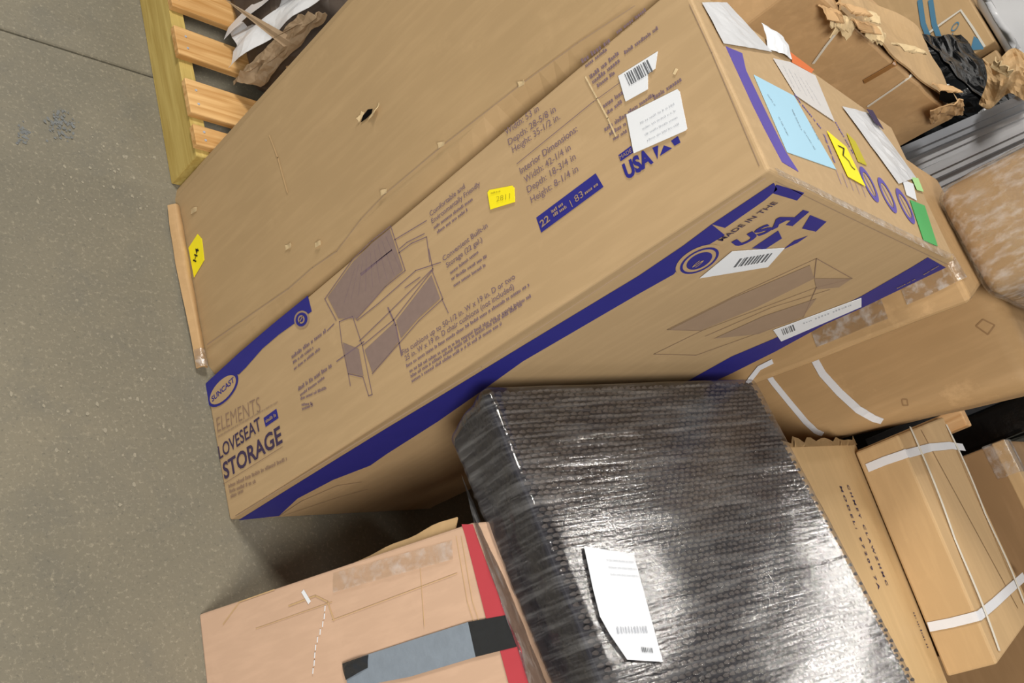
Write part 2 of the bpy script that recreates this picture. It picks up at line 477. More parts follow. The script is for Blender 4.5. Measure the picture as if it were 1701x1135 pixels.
M['chip'] = plain('pale_floor_scuff', S('928c7c'), .7, .2, var=.1)
blotch((170, 300), 90, 40, 3, M['chip'], 'scuff', 1.2); blotch((160, 700), 130, 40, 4, M['chip'], 'scuff', 1.0)

# ================================================================== LOVESEAT CARTON
H = 1.25
ls = thing('cardboard_carton', 'tall carton printed LOVESEAT STORAGE with navy bands and a bench drawing', 'box', (.3, .15, 0))
lc = [(0, 0, 0), (.53, 0, 0), (.56, .297, 0), (0, .297, 0), (0, 0, H), (.694, 0, H), (.736, .301, H), (0, .304, H)]
obj('body', hexa([Vector(p) for p in lc], .005, 3), M['kraft'], ls)
FA = Face((0, 0, 0), (-1, 0, 0), (0, 1, 0))
FB = Face((0, 0, 0), (0, -1, 0), (-1, 0, 0))
FC = Face((0, 0, H), (0, 0, 1), (-.9, .4, 0))

def Z3(x, y): return (320 + x / 2.579, 440 + y / 2.579)
def ZA(x, y): return (330 + x / 4.203, 590 + y / 4.203)
def Z2(x, y): return (470 + x / 4.728, 460 + y / 4.728)
def Z4(x, y): return (460 + x / 2.767, 280 + y / 2.767)
def ZL(x, y): return (650 + x / 5.676, 440 + y / 5.676)
def ZD(x, y): return (820 + x / 4.205, 130 + y / 4.205)
def ZR(x, y): return (960 + x / 3.66, y / 3.66)
def Z7(x, y): return (1060 + x / 2.702, 240 + y / 2.702)
def Z6(x, y): return (1080 + x / 3.153, y / 3.153)
def ZC(x, y): return (1220 + x / 3.339, 100 + y / 3.339)

# ---- front print (face towards the open floor)
b = bmesh.new()
up_edge = [Z3(58, 508), Z3(200, 378), Z3(340, 258), Z3(495, 132)]
lo_edge = [Z3(58, 604), Z3(205, 468), Z3(375, 297), Z3(512, 200)]
add_poly(b, FA, [Z3(58, 508), Z3(200, 378), Z3(230, 440), Z3(200, 470), Z3(150, 475), Z3(70, 606), Z3(52, 560)])
add_poly(b, FA, [Z3(200, 378), Z3(340, 258), Z3(370, 300), Z3(300, 360), Z3(230, 440)])
add_poly(b, FA, [Z3(340, 258), Z3(495, 132), Z3(512, 200), Z3(440, 250), Z3(370, 300)])
obj('printed_band', b, M['navy'], ls, 'navy printed band')
def oval(c, a, bb, col1, col2, k=.84):
    x = bmesh.new(); add_ellipse(x, FA, c, a, bb, .0012); obj('printed_oval', x, col1, ls)
    x = bmesh.new(); add_ellipse(x, FA, c, (c[0] + (a[0] - c[0]) * k, c[1] + (a[1] - c[1]) * k), (c[0] + (bb[0] - c[0]) * k * .95, c[1] + (bb[1] - c[1]) * k * .95), .0016); obj('printed_oval', x, col2, ls)
oval((371, 648), (396, 625), (377, 666), M['navy'], M['kraft'], .86)
b = bmesh.new(); add_text(b, FA, 'SUNCAST', (354, 668), (391, 634), 9, .02, .002); obj('printed_text', b, M['navy'], ls)
oval((502, 531), (511, 520), (511, 541), M['ink_faded'], M['navy'], .8)
b = bmesh.new(); add_ellipse(b, FA, (502, 531), (506, 526), (506, 536), .0022, .6); add_line(b, FA, [(499, 536), (504, 526)], 2, .0022); obj('printed_emblem', b, M['ink_faded'], ls)
b = bmesh.new(); add_text(b, FA, 'ELEMENTS', ZA(135, 540), ZA(437, 395), 25, -.012); obj('printed_text', b, M['ink_faint'], ls)
b = bmesh.new(); add_greek(b, FA, ZA(140, 575), ZA(560, 330), 3, 3); obj('printed_text', b, M['ink_faded'], ls)
b = bmesh.new(); add_text(b, FA, 'LOVESEAT', ZA(150, 728), ZA(443, 520), 22, .012); add_text(b, FA, 'STORAGE', ZA(184, 868), ZA(590, 607), 27, .022); obj('printed_text', b, M['ink_dark'], ls)
b = bmesh.new(); add_poly(b, FA, [ZA(455, 440), ZA(545, 375), ZA(560, 440), ZA(470, 503)]); obj('printed_box', b, M['navy'], ls)
b = bmesh.new(); add_greek(b, FA, ZA(475, 475), ZA(550, 425), 6, 5, .0016); obj('printed_text', b, M['ink_faded'], ls)
b = bmesh.new()
for i, (p, q) in enumerate(((ZA(212, 930), ZA(620, 735)), (ZA(220, 965), ZA(410, 890)), (ZA(228, 1000), ZA(320, 955)))): add_greek(b, FA, p, q, 6, 10 + i)
add_line(b, FA, [ZA(170, 905), ZA(590, 640)], .8)
obj('printed_text', b, M['ink_faint'], ls)
b = bmesh.new()
for i, (p, q, h) in enumerate(((Z2(75, 645), Z2(345, 435), 7), (Z2(85, 685), Z2(250, 560), 5), (Z2(92, 735), Z2(300, 570), 5), (Z2(125, 898), Z2(408, 695), 7), (Z2(140, 940), Z2(330, 800), 5), (Z2(143, 970), Z2(350, 880), 5), (Z2(150, 1015), Z2(240, 1005), 5), (Z2(155, 1050), Z2(245, 1015), 5))):
    add_greek(b, FA, p, q, h, 20 + i)
add_line(b, FA, [Z2(350, 425), Z2(405, 370)], 2); add_line(b, FA, [Z2(425, 665), Z2(640, 510)], 2)
obj('printed_text', b, M['ink'], ls)
# bench drawing
b = bmesh.new()
for poly in ([Z4(235, 592), Z4(350, 432), Z4(440, 342), Z4(520, 278), Z4(582, 468), Z4(500, 540), Z4(370, 690), Z4(285, 690)],
             [Z4(405, 835), Z4(545, 705), Z4(565, 790), Z4(520, 850), Z4(440, 938)], [Z4(550, 700), Z4(712, 490), Z4(752, 598), Z4(650, 690), Z4(572, 780)],
             [Z4(305, 800), Z4(378, 830), Z4(400, 955), Z4(330, 940)]):
    add_poly(b, FA, poly, .0009)
obj('printed_drawing', b, M['ink_grey'], ls, 'grey printed panels of the bench drawing')
b = bmesh.new()
for ln in ([Z4(222, 600), Z4(345, 425), Z4(435, 335), Z4(525, 265), Z4(592, 470), Z4(500, 545), Z4(365, 695)], [Z4(222, 600), Z4(275, 700)], [Z4(288, 705), Z4(350, 680), Z4(395, 815), Z4(440, 1040), Z4(424, 1046), Z4(398, 960), Z4(330, 945), Z4(300, 800), Z4(288, 705)],
           [Z4(395, 815), Z4(540, 695), Z4(715, 470), Z4(765, 600), Z4(655, 700), Z4(440, 945)], [Z4(380, 795), Z4(520, 660), Z4(720, 460)], [Z4(370, 700), Z4(470, 620), Z4(640, 470), Z4(755, 432)],
           [Z4(385, 485), Z4(530, 375)], [Z4(560, 390), Z4(620, 345), Z4(690, 315), Z4(705, 430)], [Z4(565, 370), Z4(600, 340), Z4(680, 300)], [Z4(590, 550), Z4(660, 500)], [Z4(540, 330), Z4(690, 240)], [Z4(330, 945), Z4(340, 1000)], [Z4(760, 600), Z4(790, 665)], [Z4(700, 370), Z4(720, 470)]):
    add_line(b, FA, ln, 1.6)
for ln in ([Z4(512, 640), Z4(548, 720), Z4(575, 860)], [Z4(390, 490), Z4(530, 375)]): add_line(b, FA, ln, 3)
for k in range(9):
    t = k / 9; add_line(b, FA, [Z4(360 + 160 * t, 440 - 165 * t + 20), Z4(250 + 330 * t * .9 + 60, 620 - 165 * t)], .6)
obj('printed_drawing', b, M['ink'], ls)
b = bmesh.new()
add_text(b, FA, 'Comfortable and', Z4(708, 222), Z4(868, 90), 9, .01); add_text(b, FA, 'Environmentally Friendly', Z4(716, 255), Z4(938, 78), 9, .01)
add_text(b, FA, 'Convenient Built-in', Z4(768, 428), Z4(972, 270), 9, .01); add_text(b, FA, 'Storage (22 gal.)', Z4(784, 458), Z4(948, 335), 9, .01)
add_text(b, FA, 'Fits cushions up to 50-1/2 in. W x 19 in. D or two', ZL(112, 855), ZL(1175, 130), 9, .008)
add_text(b, FA, '25 in. W x 19 in. D chair cushions (not included)', ZL(140, 910), ZL(1165, 225), 9, .008)
for i, (p, q) in enumerate(((Z4(725, 280), Z4(905, 145)), (Z4(740, 300), Z4(880, 195)), (Z4(800, 488), Z4(935, 385)), (Z4(806, 516), Z4(975, 405)), (Z4(816, 546), Z4(962, 450)), (ZL(150, 970), ZL(1310, 200)), (ZL(180, 1020), ZL(1335, 300)), (ZL(190, 1068), ZL(1240, 385)), (ZL(200, 1112), ZL(1060, 560)))):
    add_greek(b, FA, p, q, 5.5, 40 + i)
add_text(b, FA, 'Width: 53 in', ZD(90, 402), ZD(322, 228), 12); add_text(b, FA, 'Depth: 28-5/8 in', ZD(112, 472), ZD(440, 232), 12); add_text(b, FA, 'Height: 35-1/2 in.', ZD(140, 524), ZD(470, 285), 12)
add_text(b, FA, 'Interior Dimensions:', ZD(195, 672), ZD(592, 370), 12, .008); add_text(b, FA, 'Width: 42-1/4 in', ZD(225, 735), ZD(545, 500), 12); add_text(b, FA, 'Depth: 18-3/4 in', ZD(245, 804), ZD(580, 565), 12); add_text(b, FA, 'Height: 8-1/4 in', ZD(270, 875), ZD(597, 650), 12)
add_line(b, FA, [ZD(165, 600), ZD(700, 165)], 1.2); add_line(b, FA, [(986, 170), (1030, 138)], 1.0)
obj('printed_text', b, M['ink'], ls)
b = bmesh.new()
for i, (p, q, h) in enumerate((((968, 106), (1016, 69), 9), ((974, 113), (1015, 80), 7), ((1026, 57), (1074, 19), 7), ((982, 132), (1029, 91), 8), ((986, 140), (1031, 103), 8), ((994, 146), (1024, 122), 7), ((1039, 91), (1096, 48), 7), ((1004, 180), (1037, 156), 8), ((1010, 191), (1036, 170), 7), ((1006, 219), (1042, 194), 8), ((1088, 166), (1136, 133), 8), ((1014, 226), (1043, 207), 7), ((1020, 234), (1045, 219), 6), ((1045, 190), (1092, 157), 7))):
    add_greek(b, FA, p, q, h, 70 + i)
obj('printed_text', b, M['ink'], ls)
b = bmesh.new(); add_poly(b, FA, [ZD(300, 975), ZD(715, 665), ZD(770, 760), ZD(335, 1080)]); obj('printed_box', b, M['navy'], ls)
b = bmesh.new(); add_text(b, FA, '22', ZD(340, 1045), ZD(400, 995), 12, .02, .0016); add_greek(b, FA, ZD(412, 945), ZD(500, 880), 6, 90, .0016); add_greek(b, FA, ZD(425, 970), ZD(520, 905), 6, 91, .0016)
add_line(b, FA, [ZD(535, 855), ZD(555, 900)], 1.5, .0016); add_text(b, FA, '83', ZD(580, 870), ZD(635, 825), 12, 0, .0016); add_greek(b, FA, ZD(645, 815), ZD(740, 745), 6, 92, .0016)
obj('printed_text', b, M['ink_faded'], ls)
b = bmesh.new()
add_poly(b, FA, [ZR(248, 945), ZR(325, 888), ZR(337, 930), ZR(262, 982)]); obj('printed_box', b, M['navy'], ls); b = bmesh.new(); add_text(b, FA, 'USA', ZR(300, 1092), ZR(462, 985), 27, .045)
add_poly(b, FA, [ZR(455, 900), ZR(490, 885), ZR(487, 970)]); add_poly(b, FA, [ZR(500, 950), ZR(525, 885), ZR(575, 902)]); add_poly(b, FA, [ZR(568, 858), ZR(610, 828), ZR(626, 868), ZR(590, 888)])
obj('printed_emblem', b, M['navy'], ls)
b = bmesh.new(); add_text(b, FA, 'MADE', ZR(262, 972), ZR(332, 925), 7, 0, .0016); obj('printed_text', b, M['ink_faded'], ls)
b = bmesh.new(); add_line(b, FA, [ZR(50, 470), ZR(120, 600), ZR(185, 720), ZR(235, 830)], 3, .0016); add_line(b, FA, [ZR(590, 450), ZR(603, 425)], 6, .0016); obj('scratch', b, M['raw_edge'], ls)
b = bmesh.new(); add_line(b, FA, [(392, 858), (800, 610), (1272, 296)], 1.5, .0008); add_line(b, FA, [(1262, 276), (1183, 88), (1146, 8)], 1.5, .0008); obj('fold_crease', b, M['ink_faded'], ls)
# paper labels
def bars(face, o, u, v, n, seed, mat, parent, off=.003):
    rnd = random.Random(seed); x = bmesh.new(); O = face.p(*o); U = face.p(*u) - O; V = face.p(*v) - O
    t = 0
    while t < .97:
        w = rnd.uniform(.3, 1.0) / n
        q = [O + U * t, O + U * (t + w), O + U * (t + w) + V, O + U * t + V]
        x.faces.new([x.verts.new(k + face.n * off) for k in q]); t += w + rnd.uniform(.4, 1.0) / n
    return obj('barcode', x, mat, parent)
lab = sticker('barcode_label', FA, [ZR(250, 465), ZR(490, 315), ZR(475, 420), ZR(430, 450), ZR(430, 545), ZR(295, 620)], M['white'], ls, .0018, label='torn white barcode label')
bars(FA, ZR(322, 525), ZR(470, 435), ZR(290, 455), 16, 1, M['bar_ink'], lab)
lab = sticker('shipping_label', FA, [ZR(300, 700), ZR(610, 545), ZR(625, 560), ZR(670, 785), ZR(660, 797), ZR(345, 935)], M['white'], ls, .0022, label='blank white shipping label')
b = bmesh.new()
for i in range(4): add_greek(b, FA, ZR(390 + 14 * i, 760 + 35 * i), ZR(600 + 10 * i, 640 + 40 * i), 4, 100 + i, .0034, .4)
obj('faint_print', b, M['bar_pale'], lab)
lab = sticker('price_sticker', FA, [Z4(972, 112), Z4(980, 100), Z4(1085, 80), Z4(1095, 90), Z4(1098, 155), Z4(1000, 185), Z4(985, 190)], M['yellow'], ls, .0018, label='yellow sticker')
b = bmesh.new(); add_text(b, FA, '2811', Z4(1015, 155), Z4(1078, 140), 9, 0, .0032); add_greek(b, FA, Z4(990, 120), Z4(1035, 110), 3, 5, .0032); obj('printed_text', b, M['olive'], lab)

# ---- side print (face B)
b = bmesh.new()
add_poly(b, FB, [(396, 864), (463, 822), (553, 766), (642, 711), (727, 660), (727, 700), (642, 754), (615, 773), (553, 797), (494, 828), (463, 857)])
add_poly(b, FB, [(727, 660), (868, 574), (868, 600), (800, 649), (727, 700)])
add_poly(b, FB, [(868, 574), (1060, 458), (1060, 488), (868, 600)])
add_poly(b, FB, [(1060, 458), (1134, 408), (1182, 372), (1204, 390), (1182, 403), (1140, 428), (1119, 455), (1060, 488)])
add_poly(b, FB, [(1182, 372), (1285, 303), (1291, 314), (1270, 332), (1204, 378)])
obj('printed_band', b, M['navy'], ls, 'navy printed band')
b = bmesh.new(); add_ellipse(b, FB, (1161, 432), (1196, 408), (1180, 444), .0014); obj('printed_oval', b, M['kraft'], ls)
b = bmesh.new(); add_ellipse(b, FB, (1161, 432), (1190, 412), (1176, 442), .0018, .86); add_ellipse(b, FB, (1161, 432), (1180, 419), (1171, 439), .0018); obj('printed_emblem', b, M['navy'], ls)
b = bmesh.new(); add_text(b, FB, 'S', (1156, 442), (1170, 430), 12, 0, .0024); obj('printed_text', b, M['kraft'], ls)
b = bmesh.new(); add_text(b, FB, 'MADE IN THE', (1199, 399), (1292, 335), 13, .01, .0018)
obj('printed_text', b, M['ink_dark'], ls)
b = bmesh.new()
add_poly(b, FB, [Z7(620, 178), Z7(745, 215), Z7(712, 250), Z7(605, 218)]); add_text(b, FB, 'USA', Z7(445, 458), Z7(712, 322), 30, .045, .0014)
add_poly(b, FB, [Z7(662, 360), Z7(740, 292), Z7(768, 300), Z7(692, 365)]); add_poly(b, FB, [Z7(772, 315), Z7(845, 345), Z7(797, 390), Z7(735, 376)])
add_poly(b, FB, [Z7(510, 465), Z7(628, 385), Z7(645, 420), Z7(570, 468)]); add_poly(b, FB, [Z7(650, 470), Z7(700, 430), Z7(762, 408), Z7(715, 440)])
obj('printed_emblem', b, M['navy'], ls)
b = bmesh.new()
add_poly(b, FB, [Z7(140, 830), Z7(420, 690), Z7(770, 540), Z7(790, 600), Z7(520, 735), Z7(285, 832)], .0009); add_poly(b, FB, [Z7(790, 600), Z7(960, 600), Z7(900, 640), Z7(800, 650)], .0009); add_poly(b, FB, [Z7(340, 870), Z7(560, 770), Z7(800, 690), Z7(740, 770), Z7(540, 850)], .0009)
obj('printed_drawing', b, M['ink_faded'], ls, 'faded grey drawing of the bench')
b = bmesh.new()
for ln in ([Z7(70, 940), Z7(285, 835), Z7(130, 830), Z7(430, 680), Z7(800, 510), Z7(960, 600), Z7(800, 640), Z7(285, 835)], [Z7(70, 940), Z7(260, 945), Z7(540, 845), Z7(740, 775), Z7(800, 640)], [Z7(800, 510), Z7(790, 600)], [Z7(300, 860), Z7(600, 730), Z7(860, 650)]): add_line(b, FB, ln, 1.5)
obj('printed_drawing', b, M['ink_faint'], ls)
b = bmesh.new()
add_poly(b, FB, [(1571, 444), (1541, 427), (1515, 443), (1430, 492), (1430, 512), (1467, 494)]); add_poly(b, FB, [(1430, 492), (1286, 562), (1289, 583), (1371, 538), (1430, 512)])
add_poly(b, FB, [(1286, 562), (1215, 592), (1120, 645), (1080, 680), (1150, 650), (1215, 620), (1289, 583)])
obj('printed_band', b, M['navy'], ls, 'navy printed band')
b = bmesh.new(); add_line(b, FB, [(463, 857), (500, 832), (560, 806), (600, 800)], 1.5, .0018); add_line(b, FB, [(470, 856), (560, 826), (610, 812)], 1.2, .0018)
for i, (p, q) in enumerate((((1490, 478), (1520, 463)), ((1535, 455), (1560, 440)))): add_greek(b, FB, p, q, 5, 110 + i, .002)
obj('printed_text', b, M['ink_faded'], ls)
lab = sticker('barcode_label', FB, [Z7(275, 595), Z7(420, 475), Z7(655, 460), Z7(580, 545)], M['white'], ls, .0020, label='white barcode label beside the USA print')
bars(FB, Z7(425, 545), Z7(570, 520), Z7(455, 505), 14, 2, M['bar_ink'], lab)
lab = sticker('barcode_label', FB, [Z7(605, 830), Z7(1000, 685), Z7(1000, 725), Z7(640, 880)], M['white'], ls, .0020, label='long white label over the navy band')
bars(FB, Z7(650, 850), Z7(700, 830), Z7(640, 825), 8, 3, M['bar_ink'], lab)
b = bmesh.new(); add_greek(b, FB, Z7(740, 800), Z7(960, 715), 8, 8, .0032, .5); obj('faint_print', b, M['bar_pale'], lab)
b = bmesh.new(); add_line(b, FB, [(1289, 301), (1440, 375), (1574, 439)], 1.6, .0008); obj('fold_crease', b, M['ink_faded'], ls)

# ---- end face on top: papers, stickers, tape
sticker('printed_band', FC, [Z6(395, 245), Z6(480, 280), Z6(500, 370), Z6(620, 620), Z6(710, 800), Z6(775, 900), Z6(690, 850), Z6(600, 680), Z6(540, 560)], M['navy_pale'], ls, .0004, label='worn violet printed band')
sheet_o = sticker('paper_sheet', FC, [Z6(540, 395), Z6(750, 505), Z6(970, 890), Z6(715, 800)], M['blue_paper'], ls, .0010, label='light blue handwritten sheet')
b = bmesh.new()
for i, (p, q) in enumerate(((Z6(610, 500), Z6(650, 560)), (Z6(670, 620), Z6(720, 720)), (Z6(740, 580), Z6(790, 690)), (Z6(800, 690), Z6(860, 790)), (Z6(830, 640), Z6(880, 740)))): add_greek(b, FC, p, q, 4, 120 + i, .0024, .6)
obj('handwriting', b, M['bar_ink'], sheet_o)
ys = sticker('number_sticker', FC, [Z6(920, 690), Z6(1020, 775), Z6(1120, 980), Z6(1030, 930)], M['yellow'], ls, .0022, label='yellow sticker with marker writing')
b = bmesh.new(); add_line(b, FC, [Z6(975, 770), Z6(1005, 785), Z6(1000, 820), Z6(1030, 850)], 3, .0036); add_line(b, FC, [Z6(1030, 850), Z6(1045, 880), Z6(1062, 895)], 3, .0036); obj('handwriting', b, M['ink_black'], ys)
sticker('colour_sticker', FC, [Z6(1025, 700), Z6(1070, 745), Z6(1130, 870), Z6(1085, 850)], M['olive'], ls, .0016)
sticker('colour_sticker', FC, [ZC(970, 778), ZC(1050, 810), ZC(1122, 1035), ZC(1045, 1002)], M['green'], ls, .0016, label='green sticker')
sticker('colour_sticker', FC, [ZC(975, 655), ZC(1010, 660), ZC(1040, 735), ZC(1005, 725)], M['green_pale'], ls, .0030, label='pale green sticker')
sticker('colour_sticker', FC, [Z6(728, 278), Z6(850, 370), Z6(838, 388), Z6(738, 332)], M['orange'], ls, .0022)
doc = sticker('paper_sheet', FC, [Z6(640, 310), Z6(730, 330), Z6(860, 400), Z6(960, 640), Z6(760, 505)], M['paper_grey'], ls, .0018, label='grey printed delivery note')
b = bmesh.new()
for i in range(5): add_greek(b, FC, Z6(690 + 30 * i, 350 + 20 * i), Z6(750 + 34 * i, 470 + 22 * i), 3, 140 + i, .003, .5)
obj('faint_print', b, M['bar_pale'], doc)
# crumpled white paper and a pouch, lifted a little off the board
def crumple(face, quad, lift, seed, n=10, th=.0005):
    P = [face.p(*q) for q in quad]
    def fn(u, v):
        p = (P[0] * (1 - u) + P[1] * u) * (1 - v) + (P[3] * (1 - u) + P[2] * u) * v
        k = noise.noise(p * 28 + Vector((seed, 0, 0))) * .6 + noise.noise(p * 60 + Vector((0, seed, 0))) * .4
        return p + face.n * (.0025 + lift * (.5 + k) * 4 * (u * (1 - u) + .06) * (.3 + v * (1 - v) * 2.4))
    return sheet(fn, n, n, th)
obj('crumpled_paper', crumple(FC, [Z6(575, 125), Z6(690, 200), Z6(735, 318), Z6(610, 262)], .014, 3), M['white'], ls, 'crumpled white paper')
obj('document_pouch', crumple(FC, [ZC(592, 262), ZC(740, 300), ZC(1000, 655), ZC(905, 690)], .006, 5), M['white_film'], ls, 'white plastic document pouch')
sticker('colour_sticker', FC, [ZC(712, 285), ZC(745, 292), ZC(806, 398), ZC(760, 362)], M['ink_dark'], ls, .0075)
sticker('paper_sheet', FC, [ZC(925, 665), ZC(985, 690), ZC(1005, 782), ZC(950, 752)], M['white'], ls, .0020)
obj('plastic_sheet', crumple(FC, [(1164, 6), (1205, 6), (1280, 88), (1200, 74)], .004, 8), M['white_film'], ls, 'white plastic sheet on the carton end')
b = bmesh.new()
for cx, cy in ((745, 690), (845, 750), (945, 810)):
    add_ellipse(b, FC, ZC(cx, cy), ZC(cx + 52, cy + 98), ZC(cx + 14, cy - 22), .0010, .68)
    add_line(b, FC, [ZC(cx - 30, cy - 55), ZC(cx + 35, cy + 70)], 2.5)
for i in range(5): add_line(b, FC, [ZC(560 + i * 34, 610 + i * 18), ZC(590 + i * 34, 690 + i * 18)], 1.2)
for i, (p, q) in enumerate(((ZC(330, 190), ZC(480, 380)), (ZC(560, 345), ZC(660, 520)), (ZC(500, 420), ZC(560, 580)))): add_greek(b, FC, p, q, 7, 150 + i, .001)
obj('printed_emblem', b, M['navy_pale'], ls, 'violet printed handling symbols')
bmc = crumple(FC, [(1290, 292), (1572, 432), (1580, 424), (1284, 280)], .0015, 9, 8, 0); obj('edge_tape', bmc, M['clear_tape'], ls)

# ================================================================== PLAIN TALL CARTON
pc = thing('cardboard_carton', 'tall plain brown carton with a punched hole, beside the printed carton', 'box', (.1, .55, 0))
PT = 1.205
bm = bmesh.new(); rows = []; NS = 40
for i in range(NS + 1):
    z = PT * i / NS; w = noise.noise(Vector((0, 3.1, z * 4))) * .010 + noise.noise(Vector((5, 0, z * 11))) * .004
    wig = noise.noise(Vector((2, 7, z * 6))) * .003
    t = i / NS
    g = .030 * math.exp(-((z - .93) / .08) ** 2)
    sec = [(.048 + g, .3125 + .004 * t, z), (.026 + wig + g, .319 + .3 * abs(wig), z), (.007, .349 + w + g * .2, z), (.004, .40 + w, z), (.004, .60, z), (.003, .765 - .012 * (1 - t), z), (.012, .782, z), (.21, .79, z), (.21, .314, z)]
    rows.append([bm.verts.new(p) for p in sec])
for r, q in zip(rows, rows[1:]):
    for k in range(9): bm.faces.new((r[k], r[(k + 1) % 9], q[(k + 1) % 9], q[k]))
bm.faces.new(rows[0][::-1]); bm.faces.new(rows[-1])
obj('body', bm, M['kraft2'], pc)
FP = Face((.0035, .5, 0), (-1, 0, 0), (0, 1, 0))
b = bmesh.new(); add_poly(b, FP, [(600, 204), (604, 192), (612, 182), (620, 181), (618, 189), (610, 197)], .0012); obj('hole', b, M['dark'], pc, 'black punched hole')
def curl(px, lift, seed):
    P = [FP.p(*q) for q in px]
    def fn(u, v):
        p = (P[0] * (1 - u) + P[1] * u) * (1 - v) + (P[3] * (1 - u) + P[2] * u) * v
        return p + FP.n * (.0006 + lift * v * v * (1 + .4 * math.sin(u * 5 + seed)))
    return sheet(fn, 5, 4, .0008)
obj('torn_flap', curl([(612, 199), (622, 184), (634, 172), (628, 190)], .006, 1), M['raw_edge'], pc)
obj('torn_flap', curl([(597, 204), (606, 188), (604, 186), (596, 198)], .004, 2), M['raw_edge'], pc)
for i, (x, y) in enumerate(((637, 322), (733, 243), (866, 142), (479, 412), (528, 408), (322, 352))):
    obj('torn_flap', curl([(x - 4, y + 4), (x + 5, y - 1), (x + 8, y - 8), (x - 2, y - 4)], .004, i), M['raw_edge'], pc)
b = bmesh.new(); add_line(b, FP, [(345, 573), (400, 535), (480, 480), (520, 445), (560, 418), (600, 365), (640, 323), (735, 243), (867, 140), (960, 72), (1055, 10)], 1.6, .0010); obj('fold_crease', b, M['ink_faded'], pc)  # crease shading painted on as a thin brown line
b = bmesh.new(); add_line(b, FP, [(448, 225), (462, 262), (478, 320)], 3, .001); obj('scratch', b, M['kraft_light'], pc)
st = sticker('number_sticker', FP, [(314, 412), (329, 389), (336, 397), (340, 432), (323, 461)], M['yellow'], pc, .0010, label='yellow numbered sticker')
b = bmesh.new(); add_text(b, FP, 'H4', (327, 436), (332, 414), 11, .02, .0022); obj('printed_text', b, M['ink_black'], st)
# the splayed bottom flap
def bf(u, v):
    y = .325 + u * .40; x = .001 - (.022 + .008 * math.sin(u * 2.6)) * v + .003 * math.sin(u * 3.0) * v + noise.noise(Vector((u * 5, v * 2, 1))) * .003
    z = .014 * (1 - v) + .006 * v + .009 * math.sin(math.pi * v) + .003 * math.sin(u * 7) * v + .002
    return Vector((x, y, max(z, .0025)))
obj('bottom_flap', sheet(bf, 24, 8, .004), M['kraft_worn'], pc, 'splayed pale bottom flap')
def bt(u, v):
    p = bf(u * .10, v); return p + Vector((-.001, 0, .0035 + .002 * noise.noise(Vector((u * 9, v * 9, 0)))))
obj('clear_tape', sheet(bt, 8, 6, .0004), M['clear_tape'], pc)

# ================================================================== PALLET
pal = thing('wooden_pallet', 'pine shipping pallet with orange deck slats lying on the floor', 'pallet', (.45, 1.35, 0))
for x in (.0, .42, .84):
    obj('stringer', hexa(boxc(x, x + .036, .795, 1.92, .0, .116), .002, 1), M['wood_side'], pal)
rnd = random.Random(4)
for y0, y1 in ((.812, .868), (.900, .998), (1.066, 1.152), (1.214, 1.306), (1.375, 1.465), (1.535, 1.63), (1.70, 1.79)):
    jx = rnd.uniform(-.004, .004)
    sl = obj('slat', hexa(boxc(-.004 + jx, .878 + jx, y0, y1, .116, .133, rnd.uniform(-.006, .006), (0, y0, 0)), .0015, 1), M['wood_slat'], pal)
    for k in (.3, .7):
        nb = bmesh.new()
        bmesh.ops.create_cone(nb, cap_ends=True, segments=8, radius1=.003, radius2=.003, depth=.002, matrix=Matrix.Translation((.018, y0 + (y1 - y0) * k, .1335)))
        obj('nail', nb, M['steel_dark'], sl)
for y0 in (.80, 1.45, 1.80):
    obj('bottom_board', hexa(boxc(.045, .41, y0 + .03, y0 + .12, .0, .016), .0015, 1), M['wood_slat'], pal)

M['bundle_dark'] = plain('dark_soiled_wrap', S('4a4038'), .6, .3, var=.4, scale=14, bump=.4)

# ================================================================== TORN BUNDLE ON THE PALLET
tb = thing('torn_bundle', 'torn brown paper bundle in white plastic lying on the pallet', 'bundle', (.3, 1.15, .133))
obj('body', hexa([Vector(p) for p in ((.17, 1.03, .135), (.46, 1.00, .135), (.46, 1.40, .135), (.16, 1.38, .135), (.14, 1.02, .30), (.46, 1.00, .40), (.46, 1.40, .40), (.13, 1.38, .36))], .02, 2, 6, .012, 9, 2), M['bundle_dark'], tb)
def sh1(u, v):      # torn wrapping paper hanging over the near side
    a = 1.9 * v
    x = .150 - .035 * math.sin(a) + .10 * u * .3 + noise.noise(Vector((u * 6, v * 5, 3))) * .012
    y = 1.012 - .030 * math.cos(a) * (1 - u * .3) + noise.noise(Vector((u * 7, v * 6, 8))) * .012 + .02 * u
    z = .168 + .24 * u + .028 * math.cos(a * 1.3) + noise.noise(Vector((u * 12, v * 3, 5))) * .010 * (v > .9 or v < .1)
    return Vector((x, y, z))
M['paper_dark'] = cardboard('soiled_wrapping_paper', S('8f7a60'), (1, 1, 1), stain=.3, scuff=.2)
obj('torn_paper', sheet(sh1, 22, 12, .0015), M['paper_dark'], tb)
def sh2(u, v):
    return Vector((.10 + .05 * v + .09 * u + noise.noise(Vector((u * 5, v * 4, 9))) * .012, 1.045 + .16 * v + noise.noise(Vector((u * 4, v * 6, 2))) * .012, .16 + .42 * u + .02 * math.sin(v * 5)))
obj('plastic_sheet', sheet(sh2, 20, 14, .0008), M['white_film'], tb, 'white plastic sheet')
def sh3(u, v):
    return Vector((.115 + .02 * v + .02 * math.sin(u * 4), 1.15 + .045 * v + .01 * math.sin(u * 9), .145 + .38 * u))
obj('plastic_sheet', sheet(sh3, 14, 4, .0008), M['white_film'], tb, 'white plastic strip')
def sh4(u, v):
    return Vector((.20 + .10 * u + .01 * math.sin(v * 4), .985 + .03 * v + .012 * math.sin(u * 6), .22 + .26 * u + .03 * v))
obj('torn_paper', sheet(sh4, 12, 6, .0015), M['kraft_worn'], tb)

